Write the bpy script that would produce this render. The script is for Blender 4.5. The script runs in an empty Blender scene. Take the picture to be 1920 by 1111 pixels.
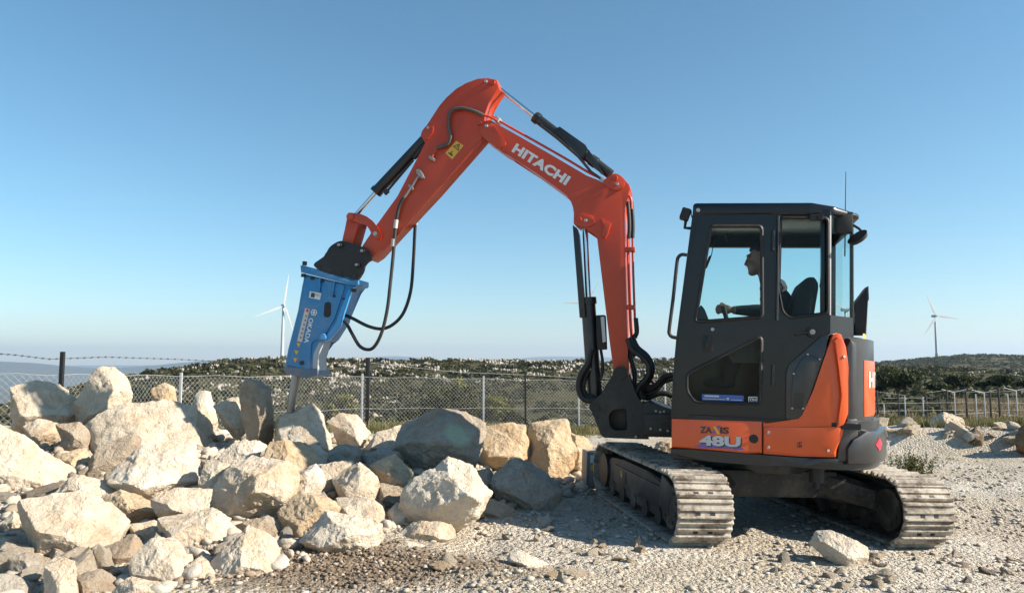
import bpy, bmesh, math, random
import numpy as np
from mathutils import Vector, Matrix, noise as mnoise

# ------------------------------------------------------------------ camera, sky, sun, exposure
F = 1400.0                    # focal length in photo pixels (photo 1920 x 1111)
CAMZ = 1.25
HORIZON = 680.0
PITCH = math.atan((HORIZON - 555.5) / F)
SUN_EL, SUN_AZ = math.radians(29), math.radians(-13.5)   # azimuth from +X towards +Y

scene = bpy.context.scene
col = scene.collection
cam_data = bpy.data.cameras.new('camera')
cam_data.sensor_width = 36.0
cam_data.lens = 36.0 * F / 1920.0
cam_data.clip_start = 0.1
cam_data.clip_end = 60000
cam = bpy.data.objects.new('camera', cam_data)
col.objects.link(cam)
cam.location = (0, 0, CAMZ)
cam.rotation_euler = (math.pi / 2 + PITCH, 0, 0)
scene.camera = cam

world = bpy.data.worlds.new('World')
scene.world = world
world.use_nodes = True
wn = world.node_tree
sky = wn.nodes.new('ShaderNodeTexSky')
sky.sky_type = 'NISHITA'
sky.sun_disc = False
sky.sun_elevation = SUN_EL
sky.sun_rotation = math.pi / 2 - SUN_AZ
sky.altitude = 0
sky.air_density = 1.0
sky.dust_density = 0.1
sky.ozone_density = 4.0
bgn = wn.nodes['Background']
hsv = wn.nodes.new('ShaderNodeHueSaturation')
hsv.inputs['Saturation'].default_value = 1.08
hsv.inputs['Hue'].default_value = 0.484
wn.links.new(sky.outputs[0], hsv.inputs['Color'])
wn.links.new(hsv.outputs[0], bgn.inputs[0])
bgn.inputs[1].default_value = 0.074

sun_d = bpy.data.lights.new('sun', 'SUN')
sun_d.energy = 4.8
sun_d.angle = math.radians(0.53)
sun_d.color = (1.0, 0.90, 0.76)
sun = bpy.data.objects.new('sun', sun_d)
col.objects.link(sun)
sdir = Vector((math.cos(SUN_EL) * math.cos(SUN_AZ), math.cos(SUN_EL) * math.sin(SUN_AZ), math.sin(SUN_EL)))
sun.rotation_euler = sdir.to_track_quat('Z', 'Y').to_euler()
sun.location = sdir * 30

vs = scene.view_settings
vs.view_transform = 'Standard'
vs.look = 'None'
vs.gamma = 1.0
vs.use_curve_mapping = False
vs.exposure = 1.12
scene.cycles.use_denoising = True
scene.cycles.max_bounces = 6
scene.cycles.transparent_max_bounces = 12
scene.cycles.caustics_reflective = False
scene.cycles.caustics_refractive = False
scene.cycles.sample_clamp_indirect = 6.0

rng = np.random.default_rng(7)
random.seed(7)

# ------------------------------------------------------------------ numpy noise
def _hash(ix, iy, iz, seed):
    h = (ix * 374761393 + iy * 668265263 + iz * 1274126177 + seed * 362437) & 0xFFFFFFFF
    h = ((h ^ (h >> 13)) * 1103515245) & 0xFFFFFFFF
    h = ((h ^ (h >> 16)) * 2246822519) & 0xFFFFFFFF
    return ((h ^ (h >> 15)) & 0xFFFFFF) / float(0xFFFFFF)

def vnoise(p, seed=0):
    p = np.asarray(p, float)
    i = np.floor(p).astype(np.int64)
    f = p - i
    f = f * f * f * (f * (f * 6 - 15) + 10)
    r = 0
    for dx in (0, 1):
        wx = f[:, 0] if dx else 1 - f[:, 0]
        for dy in (0, 1):
            wy = f[:, 1] if dy else 1 - f[:, 1]
            for dz in (0, 1):
                wz = f[:, 2] if dz else 1 - f[:, 2]
                r = r + wx * wy * wz * _hash(i[:, 0] + dx, i[:, 1] + dy, i[:, 2] + dz, seed)
    return r * 2 - 1

def fbm(p, octaves=4, seed=0, gain=0.5):
    p = np.asarray(p, float)
    s = 0; a = 1.0
    for o in range(octaves):
        s = s + a * vnoise(p * (2.03 ** o) + o * 7.3, seed + o)
        a *= gain
    return s

def n2(x, y, scale, octaves=4, seed=0, gain=0.5):
    x = np.asarray(x, float); y = np.asarray(y, float)
    return fbm(np.stack([x.ravel() / scale, y.ravel() / scale, np.zeros(x.size) + 0.37], 1), octaves, seed, gain).reshape(x.shape)

def smooth(e0, e1, x):
    t = np.clip((np.asarray(x, float) - e0) / (e1 - e0), 0, 1)
    return t * t * (3 - 2 * t)

# ------------------------------------------------------------------ pixel helpers (directions only)
_cp, _sp = math.cos(PITCH), math.sin(PITCH)
def ray(u, v):
    x = (u - 960.0) / F
    y = (555.5 - v) / F
    return Vector((x, _cp - y * _sp, _sp + y * _cp))

def at_depth(u, v, Y):
    d = ray(u, v)
    t = Y / d.y
    return Vector((d.x * t, Y, CAMZ + d.z * t))

# ------------------------------------------------------------------ object helpers
def tag(o, label=None, cat=None, group=None, kind=None):
    if label: o['label'] = label
    if cat: o['category'] = cat
    if group: o['group'] = group
    if kind: o['kind'] = kind
    return o

def empty(name, loc=(0, 0, 0), parent=None):
    o = bpy.data.objects.new(name, None)
    col.objects.link(o)
    o.location = loc
    o.parent = parent
    o.empty_display_size = 0.1
    return o

def link(name, me, parent=None, mat=None):
    o = bpy.data.objects.new(name, me)
    col.objects.link(o)
    o.parent = parent
    if mat is not None and not me.materials:
        me.materials.append(mat)
    return o

def mesh_np(name, V, Fc, mat=None, smooth_sh=False, attr=None):
    """V (N,3), Fc (M,k) with constant k"""
    V = np.ascontiguousarray(V, np.float32); Fc = np.ascontiguousarray(Fc, np.int32)
    me = bpy.data.meshes.new(name)
    me.vertices.add(len(V)); me.vertices.foreach_set('co', V.ravel())
    k = Fc.shape[1]
    me.loops.add(Fc.size); me.loops.foreach_set('vertex_index', Fc.ravel())
    me.polygons.add(len(Fc))
    me.polygons.foreach_set('loop_start', np.arange(0, Fc.size, k, dtype=np.int32))
    me.polygons.foreach_set('loop_total', np.full(len(Fc), k, np.int32))
    if smooth_sh:
        me.polygons.foreach_set('use_smooth', np.ones(len(Fc), bool))
    me.update(calc_edges=True)
    if attr:
        for an, (dom, arr) in attr.items():
            a = me.attributes.new(an, 'FLOAT', dom)
            a.data.foreach_set('value', np.ascontiguousarray(arr, np.float32))
    if mat is not None:
        me.materials.append(mat)
    return me

def finish(bm, name, mat, parent=None, ang=35, smooth_sh=True):
    bmesh.ops.recalc_face_normals(bm, faces=bm.faces[:])
    if smooth_sh:
        lim = math.radians(ang)
        for f in bm.faces: f.smooth = True
        for e in bm.edges:
            if len(e.link_faces) == 2:
                e.smooth = e.calc_face_angle(3.2) < lim
            else:
                e.smooth = False
    me = bpy.data.meshes.new(name)
    bm.to_mesh(me); bm.free()
    me.materials.append(mat)
    return link(name, me, parent)

def bm_prism(bm, pts, y0, y1, bevel=0.0, seg=2):
    """pts: (x,z) outline in machine plane, extruded along local y"""
    a = [bm.verts.new((p[0], y0, p[1])) for p in pts]
    b = [bm.verts.new((p[0], y1, p[1])) for p in pts]
    n = len(pts)
    fs = [bm.faces.new(a), bm.faces.new(b[::-1])]
    for i in range(n):
        fs.append(bm.faces.new((a[i], b[i], b[(i + 1) % n], a[(i + 1) % n])))
    if bevel > 0:
        es = [e for f in fs[:2] for e in f.edges]
        bmesh.ops.bevel(bm, geom=es, offset=bevel, segments=seg, profile=0.6, affect='EDGES', clamp_overlap=True)

def bm_box(bm, c, s, rot=None, bevel=0.0, seg=2):
    r = bmesh.ops.create_cube(bm, size=1.0)
    vs_ = r['verts']
    M = Matrix.Translation(Vector(c)) @ (rot.to_4x4() if rot is not None else Matrix.Identity(4)) @ Matrix.Diagonal((*s, 1))
    bmesh.ops.transform(bm, matrix=M, verts=vs_)
    if bevel > 0:
        es = list({e for v in vs_ for e in v.link_edges})
        bmesh.ops.bevel(bm, geom=es, offset=bevel, segments=seg, profile=0.6, affect='EDGES', clamp_overlap=True)

def bm_cyl(bm, p0, p1, r0, r1=None, seg=16, caps=True):
    p0 = Vector(p0); p1 = Vector(p1)
    r1 = r0 if r1 is None else r1
    d = p1 - p0
    q = d.to_track_quat('Z', 'Y')
    A = []; B = []
    for i in range(seg):
        a = 2 * math.pi * i / seg
        o = Vector((math.cos(a), math.sin(a), 0))
        A.append(bm.verts.new(p0 + q @ (o * r0)))
        B.append(bm.verts.new(p1 + q @ (o * r1)))
    for i in range(seg):
        j = (i + 1) % seg
        bm.faces.new((A[i], A[j], B[j], B[i]))
    if caps:
        bm.faces.new(A[::-1]); bm.faces.new(B)

def spline(pts, n=8):
    """Catmull-Rom through pts"""
    P = [Vector(p) for p in pts]
    P = [P[0] * 2 - P[1]] + P + [P[-1] * 2 - P[-2]]
    out = []
    for i in range(1, len(P) - 2):
        for k in range(n):
            t = k / n
            a, b, c, d = P[i - 1], P[i], P[i + 1], P[i + 2]
            out.append(0.5 * ((2 * b) + (c - a) * t + (2 * a - 5 * b + 4 * c - d) * t * t + (3 * b - a - 3 * c + d) * t ** 3))
    out.append(P[-2])
    return out

def bm_tube(bm, path, r, seg=8, caps=True):
    path = [Vector(p) for p in path]
    rings = []
    up = None
    for i, p in enumerate(path):
        d = (path[min(i + 1, len(path) - 1)] - path[max(i - 1, 0)]).normalized()
        if up is None:
            up = Vector((0, 0, 1)) if abs(d.z) < 0.9 else Vector((1, 0, 0))
        s = d.cross(up)
        if s.length < 1e-4: s = d.orthogonal()
        s.normalize(); up = s.cross(d).normalized()
        rr = r[i] if isinstance(r, (list, tuple)) else r
        rings.append([bm.verts.new(p + (s * math.cos(2 * math.pi * k / seg) + up * math.sin(2 * math.pi * k / seg)) * rr) for k in range(seg)])
    for a, b in zip(rings, rings[1:]):
        for k in range(seg):
            j = (k + 1) % seg
            bm.faces.new((a[k], a[j], b[j], b[k]))
    if caps:
        bm.faces.new(rings[0][::-1]); bm.faces.new(rings[-1])

def tube_obj(name, path, r, mat, parent=None, seg=8):
    bm = bmesh.new(); bm_tube(bm, path, r, seg)
    return finish(bm, name, mat, parent, ang=60)

# ------------------------------------------------------------------ materials
MATS = {}
class NT:
    def __init__(s, name):
        s.m = bpy.data.materials.new(name); s.m.use_nodes = True
        s.t = s.m.node_tree; s.n = s.t.nodes; s.l = s.t.links
        s.b = s.n['Principled BSDF']; s.out = s.n['Material Output']
        MATS[name] = s.m
    def node(s, t, **k):
        n = s.n.new(t)
        for a, v in k.items(): setattr(n, a, v)
        return n
    def lk(s, a, b): s.l.new(a, b)
    def coord(s, scale=1.0, kind='Object', stretch=(1, 1, 1)):
        tc = s.node('ShaderNodeTexCoord'); mp = s.node('ShaderNodeMapping')
        mp.inputs['Scale'].default_value = [scale * q for q in stretch]
        s.lk(tc.outputs[kind], mp.inputs[0])
        return mp.outputs[0]
    def noise(s, co, scale=5, detail=6, rough=0.6, dist=0.0):
        n = s.node('ShaderNodeTexNoise')
        n.inputs['Scale'].default_value = scale; n.inputs['Detail'].default_value = detail
        n.inputs['Roughness'].default_value = rough; n.inputs['Distortion'].default_value = dist
        s.lk(co, n.inputs['Vector'])
        return n.outputs[0]
    def ramp(s, fac, stops):
        r = s.node('ShaderNodeValToRGB'); e = r.color_ramp.elements
        while len(e) < len(stops): e.new(0.5)
        for i, (p, c) in enumerate(stops):
            e[i].position = p
            e[i].color = (*c, 1) if not isinstance(c, (int, float)) else (c, c, c, 1)
        s.lk(fac, r.inputs[0])
        return r.outputs[0]
    def mix(s, fac, a, b, mode='MIX'):
        m = s.node('ShaderNodeMix', data_type='RGBA', blend_type=mode)
        for inp, v in ((m.inputs[0], fac), (m.inputs[6], a), (m.inputs[7], b)):
            if isinstance(v, (int, float)): inp.default_value = v
            elif isinstance(v, tuple): inp.default_value = (*v, 1)
            else: s.lk(v, inp)
        return m.outputs[2]
    def math(s, op, a, b=0.5):
        m = s.node('ShaderNodeMath', operation=op)
        for inp, v in ((m.inputs[0], a), (m.inputs[1], b)):
            if isinstance(v, (int, float)): inp.default_value = v
            else: s.lk(v, inp)
        return m.outputs[0]
    def bump(s, h, strength=0.3, dist=0.01):
        b = s.node('ShaderNodeBump')
        b.inputs['Strength'].default_value = strength; b.inputs['Distance'].default_value = dist
        s.lk(h, b.inputs['Height']); s.lk(b.outputs[0], s.b.inputs['Normal'])
    def base(s, v):
        if isinstance(v, tuple): s.b.inputs['Base Color'].default_value = (*v, 1)
        else: s.lk(v, s.b.inputs['Base Color'])
    def rough(s, v):
        if isinstance(v, (int, float)): s.b.inputs['Roughness'].default_value = v
        else: s.lk(v, s.b.inputs['Roughness'])

def paint(name, c, rough=0.35, dust=0.15, dustc=(0.42, 0.36, 0.29), coat=0.3, metal=0.0, dscale=3.0, dlow=0.5, dhigh=0.8):
    t = NT(name)
    co = t.coord()
    n1 = t.noise(co, dscale, 8, 0.7, 0.3)
    n3 = t.noise(co, 38, 5, 0.7)
    f = t.math('MULTIPLY', t.ramp(n1, [(dlow, 0.0), (dhigh, 1.0)]), dust)
    f2 = t.math('MULTIPLY', t.ramp(n3, [(0.55, 0.0), (0.8, 1.0)]), dust * 0.6)
    f = t.math('ADD', f, f2)
    t.base(t.mix(f, c, dustc))
    t.rough(t.math('ADD', t.math('MULTIPLY', f, 0.8), rough))
    t.b.inputs['Coat Weight'].default_value = coat
    t.b.inputs['Coat Roughness'].default_value = 0.15
    t.b.inputs['Metallic'].default_value = metal
    return t.m

orange = paint('orange_paint', (0.66, 0.085, 0.01), 0.34, 0.06)
shaded_orange = paint('shaded_orange_paint', (0.50, 0.047, 0.010), 0.42, 0.05, coat=0.15)  # same orange, darker and redder: the boom's shade put into the colour
cab_black = paint('cab_paint', (0.006, 0.0065, 0.009), 0.3, 0.025, coat=0.3)
MATS['cab_paint'].node_tree.nodes['Principled BSDF'].inputs['Specular IOR Level'].default_value = 0.35
cw_grey = paint('counterweight_paint', (0.022, 0.023, 0.026), 0.34, 0.07)
black = paint('black_steel', (0.010, 0.010, 0.012), 0.42, 0.08)
matte_black = paint('black_plastic', (0.012, 0.012, 0.013), 0.6, 0.1, coat=0)
frame_black = paint('track_frame_paint', (0.022, 0.021, 0.02), 0.55, 0.45, coat=0)
rubber = paint('rubber_hose', (0.013, 0.013, 0.014), 0.55, 0.12, coat=0)
bracket_m = paint('bracket_steel', (0.014, 0.013, 0.014), 0.5, 0.12, coat=0)
blue = paint('breaker_blue', (0.018, 0.205, 0.46), 0.5, 0.55, (0.33, 0.34, 0.33), dscale=5, dlow=0.48, dhigh=0.8)
steel = paint('worn_steel', (0.33, 0.32, 0.31), 0.38, 0.5, (0.45, 0.4, 0.34), coat=0, metal=0.7)
chrome = paint('chrome_rod', (0.75, 0.76, 0.78), 0.12, 0.02, coat=0, metal=1.0)
galv = paint('galvanised_steel', (0.42, 0.43, 0.43), 0.5, 0.25, coat=0, metal=0.2)
post_black = paint('post_paint', (0.007, 0.007, 0.008), 0.6, 0.03, coat=0)
white_p = paint('white_vinyl', (0.72, 0.72, 0.72), 0.4, 0.15)
grey_p = paint('grey_vinyl', (0.5, 0.51, 0.53), 0.4, 0.15)
yellow_p = paint('yellow_vinyl', (0.75, 0.42, 0.03), 0.4, 0.1)
red_p = paint('red_vinyl', (0.7, 0.02, 0.05), 0.35, 0.05)
purple_p = paint('violet_vinyl', (0.13, 0.09, 0.36), 0.4, 0.1)
blue_p = paint('blue_vinyl', (0.03, 0.1, 0.4), 0.4, 0.1)
dark_p = paint('dark_vinyl', (0.02, 0.018, 0.017), 0.4, 0.1)
turb_white = paint('turbine_white', (0.44, 0.46, 0.48), 0.6, 0.03, coat=0)
turb_green = paint('turbine_green', (0.3, 0.36, 0.2), 0.5, 0.03, coat=0)
seat_m = paint('seat_cloth', (0.02, 0.02, 0.022), 0.85, 0.05, coat=0)
skin = paint('skin', (0.24, 0.125, 0.085), 0.5, 0.0, coat=0)
cloth = paint('jacket_cloth', (0.02, 0.022, 0.03), 0.85, 0.05, coat=0)
hair_m = paint('hair', (0.012, 0.01, 0.009), 0.6, 0.0, coat=0)
grey_steel = paint('blade_grey', (0.2, 0.2, 0.2), 0.5, 0.4, coat=0)

# dusty crawler shoes
t = NT('track_shoe_steel')
co = t.coord(1.0, 'Object')
oi = t.node('ShaderNodeObjectInfo')
vadd = t.node('ShaderNodeVectorMath', operation='ADD'); t.lk(co, vadd.inputs[0])
cmb = t.node('ShaderNodeCombineXYZ'); t.lk(t.math('MULTIPLY', oi.outputs['Random'], 40.0), cmb.inputs[0]); t.lk(cmb.outputs[0], vadd.inputs[1])
n1 = t.noise(vadd.outputs[0], 9, 8, 0.7, 0.4); n3 = t.noise(vadd.outputs[0], 45, 5, 0.7)
dst = t.ramp(n1, [(0.38, 0.1), (0.56, 1.0)])
t.base(t.mix(dst, t.mix(n3, (0.05, 0.042, 0.035), (0.15, 0.095, 0.06)), t.mix(n3, (0.26, 0.22, 0.175), (0.60, 0.545, 0.46))))
t.rough(0.75); t.b.inputs['Metallic'].default_value = 0.0
t.bump(t.math('ADD', n1, t.math('MULTIPLY', n3, 0.5)), 0.6, 0.012)
shoe_m = t.m

# cab glass: thin tinted pane
t = NT('tinted_glass')
tr = t.node('ShaderNodeBsdfTransparent'); tr.inputs[0].default_value = (0.76, 0.91, 0.92, 1)
gl = t.node('ShaderNodeBsdfGlossy'); gl.inputs['Roughness'].default_value = 0.02
fr = t.node('ShaderNodeFresnel'); fr.inputs[0].default_value = 1.45
mx = t.node('ShaderNodeMixShader')
t.lk(t.math('MULTIPLY', fr.outputs[0], 0.45), mx.inputs[0]); t.lk(tr.outputs[0], mx.inputs[1]); t.lk(gl.outputs[0], mx.inputs[2])
t.lk(mx.outputs[0], t.out.inputs[0])
glass = t.m
t = NT('clear_glass')
tr = t.node('ShaderNodeBsdfTransparent'); tr.inputs[0].default_value = (0.88, 0.96, 0.96, 1)
gl = t.node('ShaderNodeBsdfGlossy'); gl.inputs['Roughness'].default_value = 0.02
fr = t.node('ShaderNodeFresnel'); fr.inputs[0].default_value = 1.45
mx = t.node('ShaderNodeMixShader')
t.lk(t.math('MULTIPLY', fr.outputs[0], 0.45), mx.inputs[0]); t.lk(tr.outputs[0], mx.inputs[1]); t.lk(gl.outputs[0], mx.inputs[2])
t.lk(mx.outputs[0], t.out.inputs[0])
glass2 = t.m

# limestone: object colour sets the tone of each boulder
def rock_mat(name, attr=False):
    t = NT(name)
    tc = t.node('ShaderNodeTexCoord'); oi = t.node('ShaderNodeObjectInfo')
    vadd = t.node('ShaderNodeVectorMath', operation='ADD')
    cmb = t.node('ShaderNodeCombineXYZ')
    t.lk(t.math('MULTIPLY', oi.outputs['Random'], 60.0), cmb.inputs[0])
    t.lk(tc.outputs['Object'], vadd.inputs[0]); t.lk(cmb.outputs[0], vadd.inputs[1])
    co = vadd.outputs[0]
    big = t.noise(co, 2.2, 6, 0.62, 0.6); mid = t.noise(co, 9, 8, 0.68, 0.4); fine = t.noise(co, 42, 8, 0.72)
    pits = t.noise(co, 95, 4, 0.6)
    base = t.ramp(mid, [(0.28, (0.42, 0.35, 0.27)), (0.46, (0.57, 0.50, 0.41)), (0.7, (0.68, 0.62, 0.53))])
    och = t.math('MULTIPLY', t.ramp(big, [(0.5, 0.0), (0.68, 1.0)]), 0.6)
    base = t.mix(och, base, t.mix(mid, (0.40, 0.25, 0.13), (0.58, 0.42, 0.26)))
    sp = t.math('MULTIPLY', t.ramp(fine, [(0.54, 0.0), (0.68, 1.0)]), 0.45)
    base = t.mix(sp, base, (0.25, 0.21, 0.165))
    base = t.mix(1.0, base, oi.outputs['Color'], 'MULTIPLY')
    if attr:      # one pale green lichen patch
        dv = t.node('ShaderNodeVectorMath', operation='DISTANCE'); t.lk(tc.outputs['Object'], dv.inputs[0]); dv.inputs[1].default_value = attr
        m_ = t.math('ADD', dv.outputs['Value'], t.math('MULTIPLY', t.math('SUBTRACT', mid, 0.5), 0.12))
        base = t.mix(t.math('MULTIPLY', t.ramp(m_, [(0.08, 1.0), (0.15, 0.0)]), 0.8), base, (0.50, 0.58, 0.40))
    t.base(base); t.rough(0.92)
    t.b.inputs['Specular IOR Level'].default_value = 0.2
    wv = t.node('ShaderNodeVectorMath', operation='SCALE'); nz = t.node('ShaderNodeTexNoise'); nz.inputs['Scale'].default_value = 4.0; nz.inputs['Detail'].default_value = 5
    t.lk(co, nz.inputs['Vector']); t.lk(nz.outputs['Color'], wv.inputs[0]); wv.inputs['Scale'].default_value = 0.45
    wa = t.node('ShaderNodeVectorMath', operation='ADD'); t.lk(co, wa.inputs[0]); t.lk(wv.outputs[0], wa.inputs[1])
    vo = t.node('ShaderNodeTexVoronoi'); vo.feature = 'DISTANCE_TO_EDGE'; vo.inputs['Scale'].default_value = 3.2; t.lk(wa.outputs[0], vo.inputs['Vector'])
    vf = t.node('ShaderNodeTexVoronoi'); vf.inputs['Scale'].default_value = 7.0; t.lk(wa.outputs[0], vf.inputs['Vector'])
    crack = t.ramp(vo.outputs['Distance'], [(0.0, 0.0), (0.035, 1.0)])
    mid = t.math('ADD', mid, t.math('ADD', t.math('MULTIPLY', crack, 0.10), t.math('MULTIPLY', t.ramp(vf.outputs['Color'], [(0.0, 0.0), (1.0, 1.0)]), 0.45)))
    h = t.math('ADD', t.math('MULTIPLY', mid, 1.0), t.math('ADD', t.math('MULTIPLY', fine, 0.5), t.math('MULTIPLY', pits, 0.2)))
    t.bump(h, 0.9, 0.045)
    return t.m
rock_m = rock_mat('limestone')
# ------------------------------------------------------------------ machine frame (needed for the ground slope under it)
YAW, TILT = math.radians(-13.5), math.radians(2.3)
SLEW = Vector((1.90, 6.02, 0.0))

def toe(x):
    return np.interp(x, [-8, -2.2, -1.6, -0.4, 0.3, 0.8], [2.2, 3.2, 3.7, 5.3, 6.3, 6.9])
def ridge(x):
    return np.interp(x, [-9, -6, -5, -3.4, -2.3, -1.15, 0.2, 0.9], [0.45, 0.58, 0.64, 0.74, 0.66, 0.42, 0.14, 0.0])

def G0(x, y):
    """ground height without fine relief"""
    x = np.asarray(x, float); y = np.asarray(y, float)
    z = -math.tan(TILT) * np.clip(x - 1.9, -2.6, 3.2)
    z = z - 0.045 * np.clip(y - 9.0, 0, 9)
    tt = toe(x); rr = ridge(x)
    m = 0.56 * rr * smooth(0.0, 1.0, (y - tt) / (7.4 - tt)) * (1 - smooth(7.9, 9.2 + 0.6 * smooth(-5, -2, x), y))
    # low bank of pushed-up spoil at the right edge of the yard
    yb = np.interp(x, [5.2, 6.2, 9.5, 14], [13.9, 13.4, 12.3, 11.5])
    bank = 0.42 * smooth(5.2, 6.0, x) * smooth(-0.55, 0.05, y - yb) * (1 - smooth(2.6, 5.0, y - yb))
    return z + m + bank

def G(x, y):
    x = np.asarray(x, float); y = np.asarray(y, float)
    z = G0(x, y)
    m = smooth(0, 1.2, y - toe(x)) * (x < 1.2) * smooth(1.0, 0.2, x)
    dm = np.hypot(x - 1.9, (y - 6.0))
    flat = 0.35 + 0.65 * smooth(1.2, 2.4, dm)
    z = z + flat * (0.05 * n2(x, y, 1.3, 5, 11) + 0.012 * n2(x, y, 0.22, 3, 12)) + m * 0.05 * n2(x, y, 0.5, 3, 14)
    return z

def hit(u, v, fn=None):
    """where the view ray through a photo pixel meets the ground"""
    fn = fn or G0
    d = ray(u, v)
    Y = np.arange(2.0, 30, 0.01)
    tt = Y / d.y
    below = (CAMZ + d.z * tt) < fn(d.x * tt, Y)
    k = int(np.argmax(below)) if below.any() else len(Y) - 1
    return Vector((float(d.x * tt[k]), float(Y[k]), float(CAMZ + d.z * tt[k])))

def axis(lo, hi, fine_lo, fine_hi, fine, coarse):
    a = list(np.arange(lo, fine_lo, coarse)) + list(np.arange(fine_lo, fine_hi, fine)) + list(np.arange(fine_hi, hi + coarse * 0.5, coarse))
    return np.array(a)
def grid_mesh(name, xs, ys, zf, mat):
    X, Y = np.meshgrid(xs, ys)
    Z = zf(X, Y)
    V = np.stack([X.ravel(), Y.ravel(), Z.ravel()], 1)
    nx, ny = len(xs), len(ys)
    i = np.arange(nx * ny).reshape(ny, nx)
    Q = np.stack([i[:-1, :-1].ravel(), i[:-1, 1:].ravel(), i[1:, 1:].ravel(), i[1:, :-1].ravel()], 1)
    return mesh_np(name, V, Q, mat, True)

t = NT('quarry_gravel')
co = t.coord()
big = t.noise(co, 0.55, 6, 0.65, 0.5); mid = t.noise(co, 4.5, 8, 0.7, 0.2); fine = t.noise(co, 38, 6, 0.7)
vor = t.node('ShaderNodeTexVoronoi'); vor.inputs['Scale'].default_value = 30; t.lk(co, vor.inputs['Vector'])
vor2 = t.node('ShaderNodeTexVoronoi'); vor2.inputs['Scale'].default_value = 75; t.lk(co, vor2.inputs['Vector'])
b0 = t.mix(mid, (0.38, 0.325, 0.25), (0.60, 0.545, 0.455))
b0 = t.mix(t.math('MULTIPLY', t.ramp(big, [(0.45, 0.0), (0.62, 1.0)]), 0.65), b0, (0.62, 0.59, 0.54))
sp = t.ramp(vor.outputs['Color'], [(0.2, (0.7, 0.66, 0.6)), (0.8, (1.12, 1.1, 1.06))])
b0 = t.mix(0.55, b0, t.mix(1.0, b0, sp, 'MULTIPLY'))
# damp brown soil at the foot of the heap
pos = t.node('ShaderNodeNewGeometry')
sep = t.node('ShaderNodeSeparateXYZ'); t.lk(pos.outputs['Position'], sep.inputs[0])
dx = t.math('MULTIPLY', t.math('ADD', sep.outputs[0], 0.95), 0.72); dy = t.math('MULTIPLY', t.math('ADD', sep.outputs[1], -4.35), 1.35)
dd = t.math('SQRT', t.math('ADD', t.math('MULTIPLY', dx, dx), t.math('MULTIPLY', dy, dy)))
dd = t.math('ADD', dd, t.math('MULTIPLY', t.math('SUBTRACT', mid, 0.5), 1.3))
soil = t.ramp(dd, [(0.35, 1.0), (0.95, 0.0)])
b0 = t.mix(t.math('MULTIPLY', soil, 0.85), b0, t.mix(fine, (0.10, 0.068, 0.042), (0.24, 0.175, 0.12)))
t.base(b0); t.rough(0.95); t.b.inputs['Specular IOR Level'].default_value = 0.15
h = t.math('ADD', t.math('MULTIPLY', vor.outputs['Distance'], -1.0), t.math('ADD', t.math('MULTIPLY', vor2.outputs['Distance'], -0.5), t.math('ADD', mid, t.math('MULTIPLY', fine, 0.6))))
t.bump(h, 0.9, 0.03)
gravel_m = t.m

gx = axis(-16, 26, -5.2, 6.2, 0.045, 0.16)
gy = axis(-4, 18.0, 2.9, 9.4, 0.045, 0.14)
ground = link('ground', grid_mesh('ground', gx, gy, G, gravel_m))
tag(ground, kind='structure')

# ------------------------------------------------------------------ hillsides beyond the fence
def cam_z_at(v, d):
    return CAMZ + (HORIZON - v) / F * d
U_ = [-900, -300, 0, 100, 170, 300, 430, 540, 700, 900, 1100, 1260, 1420, 1640, 1800, 2000, 2600]
V_ = [ 800,  790, 765, 742, 722, 697, 682, 679, 679, 677, 680, 680, 681, 690, 694, 697, 700]
def hill(x, y):
    """scrub hill: polar description around the yard, d from the camera"""
    d = np.hypot(x, y * 1.0)
    yy = np.maximum(y, 1e-3)
    u = 960 + F * np.clip(x / yy, -2.2, 2.2)
    crest_v = np.interp(u, U_, V_)
    dc = np.interp(u, [-300, 0, 430, 900, 1260, 1640, 2200], [95, 95, 150, 170, 180, 150, 150])
    zc = CAMZ + (HORIZON - crest_v) / F * dc
    z0 = -0.55
    dip = np.interp(u, [-300, 0, 300, 900, 1300, 1640, 2000], [-9.5, -9, -7, -6.5, -5.5, -1.1, -0.9])
    dd_ = np.interp(u, [0, 900, 1500, 1700], [60, 62, 60, 48])
    a = z0 + (dip - z0) * smooth(15, 1, 0) * 0
    s1 = smooth(0, 1, (d - 16) / (dd_ - 16))
    s2 = np.clip((d - dd_) / (dc - dd_), 0, 1)
    s2 = s2 * s2 * (3 - 2 * s2) * 0.55 + s2 * 0.45
    z = z0 + (dip - z0) * s1 + (zc - dip) * s2 * (d > dd_)
    far = np.clip(d - dc, 0, None)
    # right: a second higher ridge with the turbine; elsewhere the hill falls away
    u2 = np.interp(u, [1300, 1560, 1640, 1700, 1760, 1810, 1920, 2200, 2800], [700, 692, 681, 676, 671.5, 668, 671, 677, 690])
    z2 = CAMZ + (HORIZON - u2) / F * 820
    right = smooth(1240, 1600, u)
    zr = zc - 9 * smooth(0, 140, far) + (z2 - zc + 9) * smooth(120, 820 - 150, far)
    zr = zr - 60 * smooth(700, 1500, far)
    zl = zc - 3.0 * smooth(0, 60, far) - 100 * smooth(40, 1200, far)
    z = np.where(far > 0, zl * (1 - right) + zr * right, z)
    z = z + 0.35 * n2(x, y, 9, 4, 21) * smooth(17, 40, d) * (1 - 0.5 * smooth(300, 600, d)) + 1.0 * n2(x, y, 60, 3, 22) * smooth(40, 90, d) * (1 - smooth(130, 150, d) * 0.6)
    return z

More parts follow.
